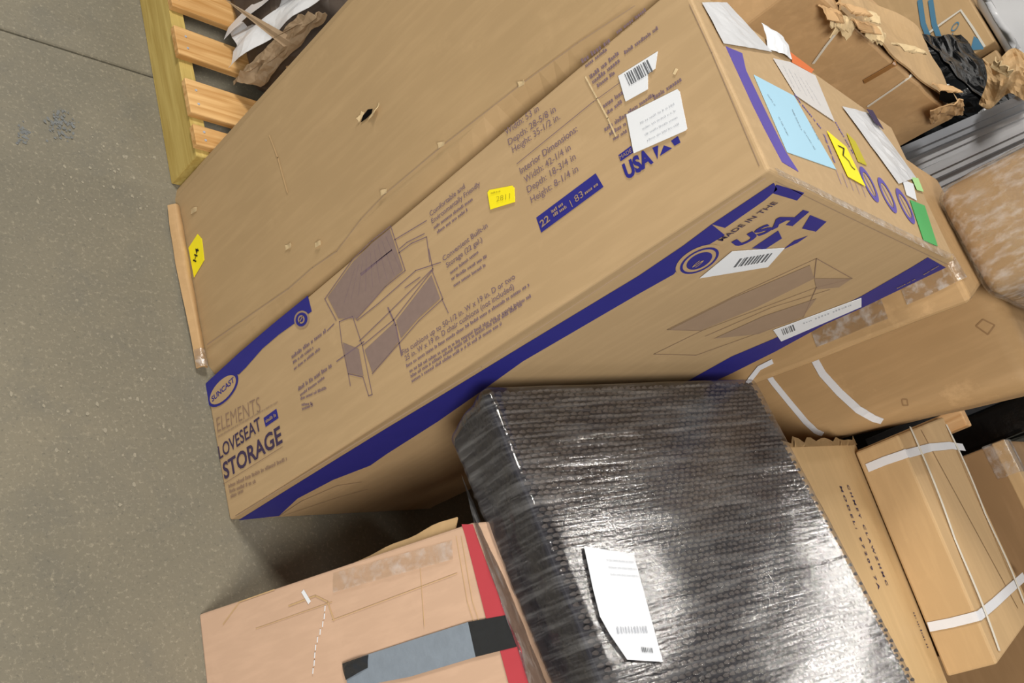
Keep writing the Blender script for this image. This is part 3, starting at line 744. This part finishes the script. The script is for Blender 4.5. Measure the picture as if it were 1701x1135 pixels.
# ================================================================== SALMON CARTON UNDER THE WICKER
sc = thing('cardboard_carton', 'salmon carton with red edge tape and grey duct tape, standing under the black wicker', 'box', (.2, -.5, 0))
b0 = PZ(330, 1021, 0); b1 = PZ(342, 1135, 0); t0 = PX(785, 868, .022)
FPk = Face(b0, (b1 - b0).cross(t0 - b0), (0, 0, 1))
if FPk.n.x > 0: FPk = Face(b0, -FPk.n, (0, 0, 1))
t1 = FPk.p(876, 1135)
tl = t0; bl = b0
e_b = (b1 - b0).normalized(); e_t = (t1 - t0).normalized()
b2 = b0 + e_b * .62; t2 = t0 + e_t * .60
t2.z = min(t2.z, .645)
pk = [b2, b2 + Vector((.56, 0, 0)), b0 + Vector((.60, .0, 0)), b0, t2, Vector((.52, t2.y, t2.z - .005)), Vector((.52, t0.y, t0.z)), t0]
obj('body', hexa(pk, .004, 2), M['pink'], sc)
def ZP(x, y): return (320 + x / 2.933, 840 + y / 2.933)
sticker('red_tape', FPk, [ZP(1312, 92), ZP(1366, 92), ZP(1400, 190), ZP(1530, 540), ZP(1602, 700), ZP(1640, 880), ZP(1545, 880), ZP(1500, 712), ZP(1430, 545), ZP(1330, 150)], M['red'], sc, .0006, label='red tape along the upper edge')
tp = sticker('duct_tape', FPk, [ZP(735, 770), ZP(860, 725), ZP(1120, 640), ZP(1345, 568), ZP(1382, 738), ZP(1060, 835), ZP(850, 875), ZP(760, 885)], M['silver_tape'], sc, .0012, label='grey duct tape')
sticker('duct_tape', FPk, [ZP(1345, 568), ZP(1526, 535), ZP(1582, 688), ZP(1382, 738)], M['black_tape'], sc, .0014, label='black tape')
obj('tape_end', crumple(FPk, [ZP(735, 770), ZP(862, 728), ZP(858, 790), ZP(752, 850)], .012, 4), M['black_tape'], sc, 'dark folded tape end')
obj('clear_tape', crumple(FPk, [ZP(690, 330), ZP(1270, 170), ZP(1275, 262), ZP(690, 425)], .006, 6, 24, 0), M['clear_tape'], sc)
b = bmesh.new()
for i in range(9):
    x, y = 608 + 6 * math.sin(i), 490 + i * 38
    add_line(b, FPk, [ZP(x + 40 - i * 8, y), ZP(x + 38 - i * 8, y + 24)], 2.2, .0012)
add_line(b, FPk, [ZP(540, 420), ZP(570, 470)], 7, .0012)
obj('scratch', b, M['white'], sc)
b = bmesh.new()
for ln in ([ZP(1285, 150), ZP(1340, 470), ZP(1372, 570)], [ZP(1310, 150), ZP(1365, 470), ZP(1395, 560)], [ZP(680, 560), ZP(1290, 330)], [ZP(310, 600), ZP(680, 470)], [ZP(1110, 300), ZP(1130, 590)]): add_line(b, FPk, ln, 1.2, .0008)
add_line(b, FPk, [ZP(470, 490), ZP(600, 440), ZP(660, 470), ZP(690, 560)], 2.5, .0009); add_line(b, FPk, [ZP(150, 580), ZP(230, 470), ZP(400, 410)], 2.0, .0009)
obj('fold_crease', b, M['kraft_light'], sc)
# side flap standing proud along the edge next to the printed carton
ea, eb = FPk.p(*ZP(640, 345)), FPk.p(*ZP(1255, 125))
def flp(u, v):
    p = ea.lerp(eb, u); w = .003 + .020 * u ** .8 * (1 + .12 * math.sin(u * 17))
    return p + Vector((.006 + .01 * v, w * v, .004 * v)) - FPk.n * .003
obj('side_flap', sheet(flp, 16, 4, .003), M['kraft_light'], sc, 'open side flap')

# ================================================================== WICKER WRAPPED IN FILM
TL = Vector((.03, -.030, .698)); BL = Vector((.03, -.491, .752)); TR = Vector((.666, -.034, .834))
WN = (TR - TL).cross(BL - TL).normalized()
if WN.z < 0: WN = -WN
wk = thing('wicker_furniture', 'dark woven wicker seat shrink wrapped in shiny film, resting on the salmon carton', 'furniture', (.35, -.35, .6))
FW = Face(TL, WN, (0, 1, 0))
FL_ = TL + (BL - TL) * 1.52; FR_ = FW.p(1523, 1135); FR_ = TR + (FR_ - TR) * 1.14
th = .128
def lower(p, dy=0, t=None): return p - WN * (t or th) + Vector((0, dy, 0))
wc = [lower(FL_, 0, .095), lower(FR_, 0, .095), lower(TR, -.01), lower(TL, -.018), FL_, FR_, TR, TL]
core = [p - WN * .006 + (Vector((.35, -.35, p.z)) - p).normalized() * .006 for p in wc]
obj('frame', hexa(core, .012, 2), M['wicker_base'], wk, 'dark wicker backing')
# woven strands: small arched slips in staggered rows, top and near side
def weave(o, U, V, n, nu, nv, lift=.0035):
    bm = bmesh.new(); rw = random.Random(nu)
    for j in range(nv):
        for i in range(nu):
            a = (i + (.5 if j % 2 else 0)) / nu; bb = j / nv
            if a + 1 / nu > 1: continue
            hj = rw.uniform(.5, 1.35); a += rw.uniform(-.12, .12) / nu; bb += rw.uniform(-.15, .15) / nv; pts = []
            for k in range(4):
                t = a + (k / 3) * .88 / nu; hgt = lift * hj * math.sin(math.pi * (k + .4) / 3.8) - .0012
                wd = (.16, .34, .34, .16)[k]; pts.append((o + U * t + V * (bb + (.42 - wd) / nv) + n * hgt, o + U * t + V * (bb + (.42 + wd) / nv) + n * hgt * .8))
            row = [(bm.verts.new(p), bm.verts.new(q)) for p, q in pts]
            for r, s in zip(row, row[1:]): bm.faces.new((r[0], s[0], s[1], r[1]))
    return bm
o_ = TL - WN * .004 + (TR - TL) * .012 + (FL_ - TL) * .012
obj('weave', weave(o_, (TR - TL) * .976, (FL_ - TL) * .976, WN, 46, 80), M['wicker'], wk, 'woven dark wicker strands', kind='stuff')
sn = Vector((-1, 0, -.15)).normalized()
ls0 = lower(TL, -.018); ls1 = lower(FL_, 0, .095)
sn = (FL_ - TL).cross(ls0 - TL).normalized()
if sn.x > 0: sn = -sn
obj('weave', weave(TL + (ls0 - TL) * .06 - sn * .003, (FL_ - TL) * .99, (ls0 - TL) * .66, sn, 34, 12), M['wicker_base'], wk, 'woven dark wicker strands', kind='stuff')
film = round_hexa([wc[0], wc[1], wc[2], wc[3]] + wc[4:], .014, 60, 4)
film.normal_update(); UW = (TR - TL).normalized(); VW = (FL_ - TL).normalized()
for v in film.verts:
    q = v.co - TL; cu, cv = q.dot(UW), q.dot(VW)
    w = noise.noise(Vector((cu * 5, cv * 55, q.z * 2))) * .0008 + noise.noise(Vector((cu * 12, cv * 18, 4))) * .0006
    edge = math.exp(-(cu / .02) ** 2) * noise.noise(Vector((cu * 30, cv * 90, q.z * 40))) * .0035
    v.co += v.normal * (.0035 + w + edge)
obj('stretch_film', film, M['film_dark'], wk, 'clear glossy stretch film', smooth=True)
def skirt(u, v):
    a_ = ls0.lerp(ls1, .10 + .9 * u) + sn * .004
    c_ = FPk.p(790 + 92 * u, 880 + 265 * u) + FPk.n * .004 + Vector((0, 0, .003))
    p = a_.lerp(c_, v); return p + Vector((-.003, 0, .004)) * (4 * v * (1 - v)) + sn * .002 * noise.noise(p * 40)
M['film_skirt'] = film_mat('loose_smoky_film', .10, .2, (40, 8, 40), (.52, .50, .50, 1), .9, haze=.05)
obj('loose_film', sheet(skirt, 24, 6, 0), M['film_skirt'], wk, 'smoky loose film skirt')
def ZW(x, y): return (800 + x / 3.402, 860 + y / 3.402)
FW2 = Face(TL + WN * .006, WN, (0, 1, 0))
lab = sticker('shipping_label', FW2, [ZW(575, 165), ZW(855, 210), ZW(1020, 818), ZW(820, 806), ZW(720, 660), ZW(665, 560), ZW(625, 400)], M['white'], wk, .0015, label='torn white shipping label')
M['white_gloss'] = plain('glossy_label_paper', S('c8ccd2'), .3, .5, var=.02)
lab.data.materials[0] = M['white_gloss']
bars(FW2, ZW(762, 660), ZW(935, 655), ZW(755, 625), 15, 6, M['bar_pale'], lab, .0034)
bars(FW2, ZW(900, 765), ZW(970, 770), ZW(895, 738), 8, 7, M['bar_ink'], lab, .0034)
b = bmesh.new()
for i in range(3): add_greek(b, FW2, ZW(700 + 12 * i, 250 + 40 * i), ZW(860 + 12 * i, 262 + 40 * i), 3, 200 + i, .0034, .5)
obj('faint_print', b, M['bar_pale'], lab)

# ================================================================== CARTON WITH STENCILLED TEXT
c9 = thing('cardboard_carton', 'tan carton with two rows of black stencilled letters behind the black wicker', 'box', (.9, -.5, 0))
z9 = .79
rb, rf = PZ(1422, 737, z9), PZ(1575, 1135, z9); rf = rb + (rf - rb) * 1.3
q9 = [Vector((.74, rf.y, 0)), Vector((rf.x, rf.y, 0)), Vector((rb.x, rb.y, 0)), Vector((.76, rb.y - .01, 0))]
obj('body', hexa(q9 + [Vector((p.x, p.y, z9)) for p in q9], .004, 2), M['kraft_top'], c9)
F9 = Face((0, 0, z9), (0, 0, 1), (1, 0, 0))
b = bmesh.new()
for s, p, q in (('C H M E Y   C L A W Z H M C', (1406, 806), (1472, 973)), ('M O D E L :   9 7 2 0 9  7 A', (1394, 808), (1459, 980))): add_text(b, F9, s, p, q, 7, .03, .0012)
add_greek(b, F9, (1516, 1018), (1541, 1080), 7, 31, .0012, .5)
obj('stencilled_text', b, M['ink_dark'], c9, 'black stencilled letters')
# ragged torn back edge
rnd = random.Random(9); bm = bmesh.new()
A, B_ = q9[3] + Vector((0, 0, z9)), q9[2] + Vector((0, 0, z9)); prev = None
for i in range(19):
    p = A.lerp(B_, i / 18); t_ = p + Vector((0, rnd.uniform(.004, .022), rnd.uniform(.000, .004)))
    cur = (bm.verts.new(p + Vector((0, -.004, .001))), bm.verts.new(t_))
    if prev: bm.faces.new((prev[0], cur[0], cur[1], prev[1]))
    prev = cur
bmesh.ops.solidify(bm, geom=bm.faces[:], thickness=.003)
obj('torn_edge', bm, M['kraft_top'], c9)

# ================================================================== SUPPORT + STRAPPED FLAT CARTON
z8b, z8 = .795, .90
f0, f1, k0 = PZ(1491, 722, z8), PZ(1657, 1104, z8), PZ(1568, 692, z8)
ux = (k0 - f0); ex = Vector((ux.x, ux.y, 0)).normalized(); ux = ex * .385
k0 = f0 + ux; k1 = PZ(1701, 1042, z8); k1 = f1 + (k1 - f1).normalized() * .385
sup = thing('cardboard_carton', 'brown carton underneath the carton tied with four white straps', 'box', (1.3, -.4, 0))
obj('body', hexa(boxc(1.135, 1.50, -.64, -.19, 0, .793, -.05), .004, 2), M['kraft_brown'], sup)
seam = bmesh.new(); add_hexa(seam, boxc(1.30, 1.35, -.63, -.20, .7925, .7938, -.05)); obj('seam_tape', seam, M['brown_tape'], sup)
c8 = thing('cardboard_carton', 'flat carton tied with four white straps behind the stencilled carton', 'box', (1.3, -.4, z8b))
dn = Vector((0, 0, z8b - z8))
obj('body', hexa([f1 + dn, k1 + dn, k0 + dn, f0 + dn, f1, k1, k0, f0], .005, 2), M['kraft_light'], c8)
F8 = Face((0, 0, z8), (0, 0, 1), (1, 0, 0))
fn8 = (f1 - f0).cross(Vector((0, 0, 1))).normalized()
if fn8.x > 0: fn8 = -fn8
F8f = Face(f0, fn8, (0, 0, 1))
b = bmesh.new(); add_line(b, F8, [(1530, 715), (1690, 1010)], 3, .0008); obj('flap_seam', b, M['kraft_brown'], c8)
for a_, b_ in (((1511, 710), (1658, 1082)), ((1571, 706), (1700, 1004))):
    P = [F8.p(a_[0] + (b_[0] - a_[0]) * t, a_[1] + (b_[1] - a_[1]) * t) for t in [i / 12 for i in range(13)]]
    P = [p + Vector((0, 0, .0012 + .004 * abs(math.sin(i * .5)))) for i, p in enumerate(P)]
    obj('strap', ribbon(P, (0, 0, 1), .008, .0012), M['strap_thin'], c8, 'thin white strap')
for front, top in ((((1441, 778), (1470, 766), (1499, 757)), ((1508, 754), (1545, 744), (1578, 741), (1600, 744))), (((1543, 1042), (1580, 1035), (1610, 1028)), ((1622, 1024), (1650, 1003), (1675, 980), (1700, 958)))):
    A1_ = [F8f.p(*q) + fn8 * .0015 for q in front]; A2_ = [F8.p(*q) + Vector((0, 0, .0015)) for q in top]
    m0 = A1_[-1].lerp(A2_[0], .5); e0 = f0 + (f1 - f0) * ((m0 - f0).dot(f1 - f0) / (f1 - f0).length_squared)
    up_ = Vector((0, 0, 1)); mid_ = (fn8 + up_).normalized()
    P = A1_[:-1] + [e0 + fn8 * .002 - up_ * .008, e0 + mid_ * .0025, e0 - fn8 * .008 + up_ * .002] + A2_[1:]
    Nn = [fn8] * (len(front) - 1) + [fn8, mid_, up_] + [up_] * (len(top) - 1)
    obj('strap', ribbon(P, Nn, .019, .0012), M['strap'], c8, 'broad white strap')

# ================================================================== BROWN CARTON BEHIND
c10 = thing('cardboard_carton', 'large brown carton with taped edges behind the carton tied with straps', 'box', (1.75, -.6, 0))
obj('body', hexa(boxc(1.56, 1.95, -1.05, -.215, 0, .985), .004, 2), M['kraft_brown'], c10)
obj('edge_tape', hexa(boxc(1.5585, 1.60, -1.03, -.213, .955, .9866), .003, 2), M['kraft_light'], c10, 'pale tape along the edge')
obj('clear_tape', hexa(boxc(1.5575, 1.62, -.30, -.2115, .93, .9876), .003, 2), M['clear_tape'], c10)
wb = thing('wood_block', 'short pale wood block standing beside the carton tied with straps', 'wood', (1.535, -.13, 0))
obj('block', hexa(boxc(1.515, 1.555, -.155, -.105, 0, .935), .004, 2), M['wood_block'], wb)
dkb = thing('shadow_filler', 'added black box standing in for deep shadow behind the taped brown carton', 'box', (2.2, .1, 0))  # black box added to fill a gap that holds only shadow
obj('body', hexa(boxc(1.75, 2.3, -.19, .48, 0, 1.16), .01, 2, 8, .008, 8, 4), M['black_plastic'], dkb)
obj('tape', hexa(boxc(1.738, 1.742, -.1, -.05, .6, 1.10), .001, 1), M['black_tape'], dkb)  # made-up strip on the added shadow box

# ================================================================== TALL ROUNDED STRAPPED CARTON
from mathutils.bvhtree import BVHTree
c5 = thing('cardboard_carton', 'tall round cornered carton with two broad white straps leaning behind the black wicker', 'box', (1.2, .0, 0))
z5 = 1.215
lo = lambda z: .013 - .178 * z; hi = lambda z: .215 - .115 * z
q5 = [Vector((1.10, lo(0), 0)), Vector((1.34, lo(0) + .01, 0)), Vector((1.34, hi(0), 0)), Vector((1.10, hi(0), 0)), Vector((1.08, lo(z5), z5)), Vector((1.34, lo(z5) + .02, z5)), Vector((1.34, hi(z5), z5)), Vector((1.08, hi(z5), z5))]
bm = round_hexa([q5[0], q5[1], q5[2], q5[3]] + q5[4:], .045, 14, 5, .004, 5, 1)
bv = BVHTree.FromBMesh(bm)
obj('body', bm, M['kraft_worn'], c5, smooth=True)
def hit(bvh, x, y, off=.002):
    d = ray(x, y).normalized(); h = bvh.ray_cast(CAM, d)
    if h[0] is None: return None
    n = h[1] if h[1].dot(d) < 0 else -h[1]
    return h[0] + n * off, n
def strap_on(bvh, px, w, name, mat, parent, label=None, sub=5, off=.002):
    P, Nn = [], []
    for a_, b_ in zip(px, px[1:]):
        for k in range(sub):
            h = hit(bvh, a_[0] + (b_[0] - a_[0]) * k / sub, a_[1] + (b_[1] - a_[1]) * k / sub, off)
            if h: P.append(h[0]); Nn.append(h[1])
    if len(P) > 2: return obj(name, ribbon(P, Nn, w, .0012), mat, parent, label)
def Z5(x, y): return (1220 + x / 3.536, 460 + y / 3.536)
strap_on(bv, [Z5(450, 380), Z5(455, 430), Z5(470, 480), Z5(520, 570), Z5(620, 680), Z5(730, 780), Z5(820, 830), Z5(880, 848)], .018, 'strap', M['strap'], c5, 'broad white strap')
strap_on(bv, [Z5(190, 560), Z5(230, 620), Z5(320, 730), Z5(420, 850), Z5(480, 905), Z5(530, 925)], .014, 'strap', M['strap'], c5, 'broad white strap')
F5 = Face((1.082, 0, 1), (-1, 0, .0), (0, 1, 0))
h_ = lambda x, y: hit(bv, x, y, .0012)
for ring in ([Z5(1420, 290), Z5(1460, 250), Z5(1530, 285), Z5(1490, 340), Z5(1420, 290)], [Z5(985, 720), Z5(1015, 720), Z5(1020, 755), Z5(990, 755), Z5(985, 720)]):
    b = bmesh.new()
    for a_, c_ in zip(ring, ring[1:]):
        p, q = h_(*a_), h_(*c_)
        if p and q:
            u = (q[0] - p[0]).normalized(); s = p[1].cross(u) * .0016
            b.faces.new([b.verts.new(k) for k in (p[0] - s, q[0] - s, q[0] + s, p[0] + s)])
    obj('knife_mark', b, M['kraft_brown'], c5)

# ================================================================== TALL TAPED CARTON + FILM WRAPPED CARTON ON TOP
c7 = thing('cardboard_carton', 'narrow tall carton with wrinkled clear tape under the film wrapped carton', 'box', (.93, .15, 0))
z7 = 1.222
bm = hexa([Vector(p) for p in ((.80, .06, 0), (1.06, .185, 0), (1.06, .31, 0), (.80, .31, 0), (.80, -.052, z7), (1.06, .045, z7), (1.06, .29, z7), (.80, .29, z7))], .012, 3, 10, .003, 7, 3)
bv7 = BVHTree.FromBMesh(bm)
obj('body', bm, M['kraft_worn'], c7)
for px, w in (([(1500, 487), (1540, 470), (1575, 452), (1596, 440)], .05), ([(1352, 560), (1390, 545), (1430, 528), (1480, 508)], .045)):
    strap_on(bv7, px, w, 'clear_tape', M['clear_tape'], c7, off=.0025)
strap_on(bv7, [(1240, 640), (1262, 612), (1290, 598)], .010, 'strap', M['strap'], c7)
c6 = thing('cardboard_carton', 'carton swathed in shiny clear film on top of the narrow tall carton', 'box', (1.1, .1, z7))
q6 = [Vector(p) for p in ((.91, -.035, z7 + .006), (1.32, -.035, z7 + .006), (1.32, .215, z7 + .006), (.91, .215, z7 + .006), (.90, -.05, 1.62), (1.32, -.05, 1.62), (1.32, .195, 1.62), (.90, .195, 1.62))]
obj('body', round_hexa(q6, .035, 10, 4, .004, 7, 7), M['kraft_worn'], c6, smooth=True)
bm = round_hexa([p + Vector((.006 if p.x > 1 else -.006, .006 if p.y > .1 else -.006, .006 if p.z > 1.4 else -.004)) for p in q6], .038, 44, 4, .003, 9, 3, .0012)
obj('stretch_film', bm, M['film_clear'], c6, 'crinkled clear film', smooth=True)

# ================================================================== TORN BIG CARTON
c11 = thing('cardboard_carton', 'battered big carton with a torn open top and thin white cords', 'box', (.9, .64, 0))
zt = 1.285
bm = hexa([Vector(p) for p in ((.46, .50, 0), (1.20, .50, 0), (1.20, .775, 0), (.46, .775, 0), (.46, .50, zt), (1.315, .50, zt - .008), (1.33, .775, zt - .012), (.46, .775, zt))], .006, 2, 16, .006, 5, 11)
bv11 = BVHTree.FromBMesh(bm)
obj('body', bm, M['kraft_torn'], c11)
F11 = Face((0, .497, 0), (0, -1, 0), (0, 0, 1))
strap_on(bv11, [(1350, 104), (1370, 76), (1392, 48), (1402, 30)], .006, 'cord', M['strap_thin'], c11, 'thin white cord')
strap_on(bv11, [(1440, 176), (1485, 145), (1528, 114), (1533, 100), (1520, 80)], .006, 'cord', M['strap_thin'], c11, 'thin white cord')
strap_on(bv11, [(1434, 134), (1462, 118), (1491, 101)], .016, 'brown_tape', M['brown_tape'], c11, 'brown tape patch', off=.003)
def tear(c, r, seed, ax=(1, 0, 0), ay=(0, -.4, 1), n=9):
    """a ragged bent-over flake of board"""
    rnd = random.Random(seed); ax = Vector(ax).normalized(); ay = Vector(ay).normalized(); nn = ax.cross(ay)
    edge = [rnd.uniform(.55, 1.15) for _ in range(n + 1)]
    def fn(u, v):
        L = edge[int(round(u * n))]
        bend = (v * 1.6) ** 2 * .25
        return Vector(c) + ax * (u - .5) * 2 * r + ay * v * L * r + nn * (bend * r + rnd.uniform(-.06, .06) * r)
    return sheet(fn, n, 5, .003)
for i, (x, y, r, ay) in enumerate(((1375, 12, .030, (.2, -.6, .5)), (1392, 22, .028, (-.2, -.8, .2)), (1410, 28, .034, (.1, -.7, -.3)), (1428, 34, .030, (.3, -.5, .6)), (1448, 42, .028, (0, -.8, .3)), (1462, 52, .022, (.3, -.6, -.2)), (1405, 8, .034, (.2, -.4, .8)), (1440, 18, .030, (-.3, -.6, .5)), (1495, 75, .035, (.2, -.3, .8)), (1560, 140, .035, (.5, -.3, .7)), (1578, 168, .030, (.8, -.4, .1)))):
    p = PY(x, y, .494)
    obj('torn_flap', tear(p, r, 300 + i, (1, .1, .2), ay), M['raw_edge'] if i % 3 else M['kraft_torn'], c11)
def lid(u, v):      # top flap folded back, lying slack on the box
    return Vector((.62 + .72 * u + .02 * math.sin(v * 5), .505 + .17 * v, zt + .004 + .03 * v * math.sin(u * 5 + 1) ** 2 + noise.noise(Vector((u * 6, v * 5, 4))) * .008))
obj('top_flap', sheet(lid, 26, 8, .004), M['kraft_light'], c11, 'slack pale top flap')
def lowflap(u, v):
    p = PY(1545 + 55 * u, 205 - 18 * u - 22 * v, .49 - .03 * v)
    return p + Vector((0, noise.noise(Vector((u * 5, v * 4, 2))) * .012, 0))
obj('torn_flap', sheet(lowflap, 10, 6, .003), M['kraft_torn'], c11)
b = bmesh.new(); add_poly(b, Face((0, .486, 0), (0, -1, 0), (0, 0, 1)), [(1562, 142), (1580, 148), (1590, 168), (1574, 172), (1560, 165)], .001); obj('hole', b, M['dark'], c11, 'dark open corner')

# ================================================================== FAR CORNER: BARS, BLACK PLASTIC, CARTONS
XB = 1.62
for i, (p, q, mt) in enumerate((((1528, 243), (1701, 168), 'steel_dark'), ((1536, 266), (1701, 192), 'steel'), ((1543, 289), (1701, 216), 'steel'), ((1550, 314), (1701, 241), 'steel'), ((1556, 338), (1701, 266), 'steel_dark'))):
    a_, c_ = PX(p[0], p[1], XB + .012 * (i % 2)), PX(q[0], q[1], XB + .012 * (i % 2))
    d = (c_ - a_).normalized(); foot = a_ - d * (a_.z / d.z); top = a_ + d * 1.0
    s = Vector((1, 0, 0)); t_ = d.cross(s).normalized()
    r = thing('metal_profile', ['dark grey steel channel leaning nearest the black plastic heap', 'grey steel channel second from the black plastic heap', 'grey steel channel third from the black plastic heap', 'grey steel channel fourth from the black plastic heap', 'dark grey steel channel leaning nearest the film wrapped carton'][i], 'steel bar', (foot.x, foot.y, 0), 'grey steel channels leaning in a row')
    w = .0205; k = .5 * abs(t_.z) * w * 2 / max(d.z, .2)
    bm = bmesh.new()
    # U section: web towards the camera, two flanges behind
    for (u0, u1, s0, s1) in ((-w, w, 0, .004), (-w, -w + .004, .004, .035), (w - .004, w, .004, .035)):
        cc = []
        for base in (foot + d * (k + .012), top):
            cc += [base + t_ * u0 + s * s0, base + t_ * u0 + s * s1, base + t_ * u1 + s * s1, base + t_ * u1 + s * s0]
        add_hexa(bm, cc)
    obj('channel', bm, M[mt], r)
    rib = bmesh.new(); add_hexa(rib, [base + t_ * u + s * ss for base in (foot + d * (k + .02), top - d * .01) for u, ss in ((-.005, -.004), (-.005, .001), (.005, .001), (.005, -.004))])
    obj('rib', rib, M[mt], r)
bp_ = thing('plastic_heap', 'glossy black plastic sheeting heaped beside the steel channels', 'plastic sheet', (1.85, .85, 0))
obj('body', hexa([Vector(p) for p in ((1.74, .62, 0), (2.05, .62, 0), (2.05, 1.15, 0), (1.74, 1.15, 0), (1.74, .60, 1.30), (2.05, .66, 1.36), (2.05, 1.05, 1.30), (1.74, 1.02, 1.22))], .04, 3, 22, .022, 9, 6), M['black_plastic'], bp_)
def apron(u, v):
    return Vector((1.34 + .2 * v + noise.noise(Vector((u * 7, v * 6, 2))) * .03, .60 + .36 * u + .03 * v, .80 + .40 * v + noise.noise(Vector((u * 8, v * 7, 8))) * .03))
obj('loose_edge', sheet(apron, 16, 14, .001), M['black_plastic'], bp_)
cp = thing('torn_cardboard', 'crumpled scrap of pale cardboard caught on the steel channels by the black plastic', 'cardboard', tuple(PX(1665, 140, 1.55)))
def scrap(u, v):
    a = (1632 + 75 * u + 8 * math.sin(v * 4), 98 + 75 * v - 12 * u + 10 * math.sin(u * 7))
    ctr = abs(u - .4) + abs(v - .5)
    return PX(a[0], a[1], 1.535 + .05 * ctr + .04 * noise.noise(Vector((u * 3, v * 3, 3))) + .012 * noise.noise(Vector((u * 9, v * 9, 7))))
obj('scrap', sheet(scrap, 14, 12, .003), M['kraft_light'], cp)
obj('torn_layer', tear(PX(1660, 120, 1.50), .028, 77, (0, -1, .4), (-.2, .2, 1)), M['raw_edge'], cp)
c12 = thing('cardboard_carton', 'brown carton hooped with blue bands and white cord beyond the torn carton', 'box', (2.4, 1.3, 0))
obj('body', hexa([Vector(p) for p in ((2.12, 1.03, 0), (2.55, 1.03, 0), (2.55, 1.50, 0), (2.12, 1.50, 0), (2.12, 1.00, 1.37), (2.55, 1.00, 1.37), (2.55, 1.50, 1.37), (2.12, 1.50, 1.37))], .006, 2), M['kraft_light'], c12)
F12 = Face((2.118, 0, 0), (-1, 0, 0), (0, 1, 0))
for px in ([(1528, 0), (1534, 40), (1550, 80), (1562, 108)], [(1546, 0), (1552, 40), (1566, 78), (1578, 98)]):
    P = [F12.p(*q) for q in px]; obj('blue_band', ribbon(P, (-1, 0, 0), .016, .003), M['blue_band'], c12, 'blue plastic band')
P = [F12.p(*q) for q in ((1536, 60), (1566, 38), (1596, 17), (1616, 46), (1636, 78))]; obj('cord', ribbon(P, (-1, 0, 0), .007, .002), M['strap_thin'], c12, 'thin white cord')
b = bmesh.new(); add_text(b, F12, 'LO', (1578, 64), (1596, 38), 9, 0, .001); add_poly(b, F12, [(1618, 60), (1632, 70), (1634, 82), (1612, 84)], .001); obj('printed_mark', b, M['blue_band'], c12)
c13 = thing('cardboard_carton', 'carton topped with white foam sheeting next to the blue banded carton', 'box', (2.4, .9, 0))
obj('body', hexa(boxc(2.14, 2.55, .62, .985, 0, 1.36), .006, 2), M['kraft_light'], c13)
bm = hexa(boxc(2.12, 2.57, .60, 1.20, 1.375, 1.56), .04, 4, 8, .008, 7, 9); obj('foam_sheet', bm, M['white_film'], c13, 'white foam sheeting', smooth=True)
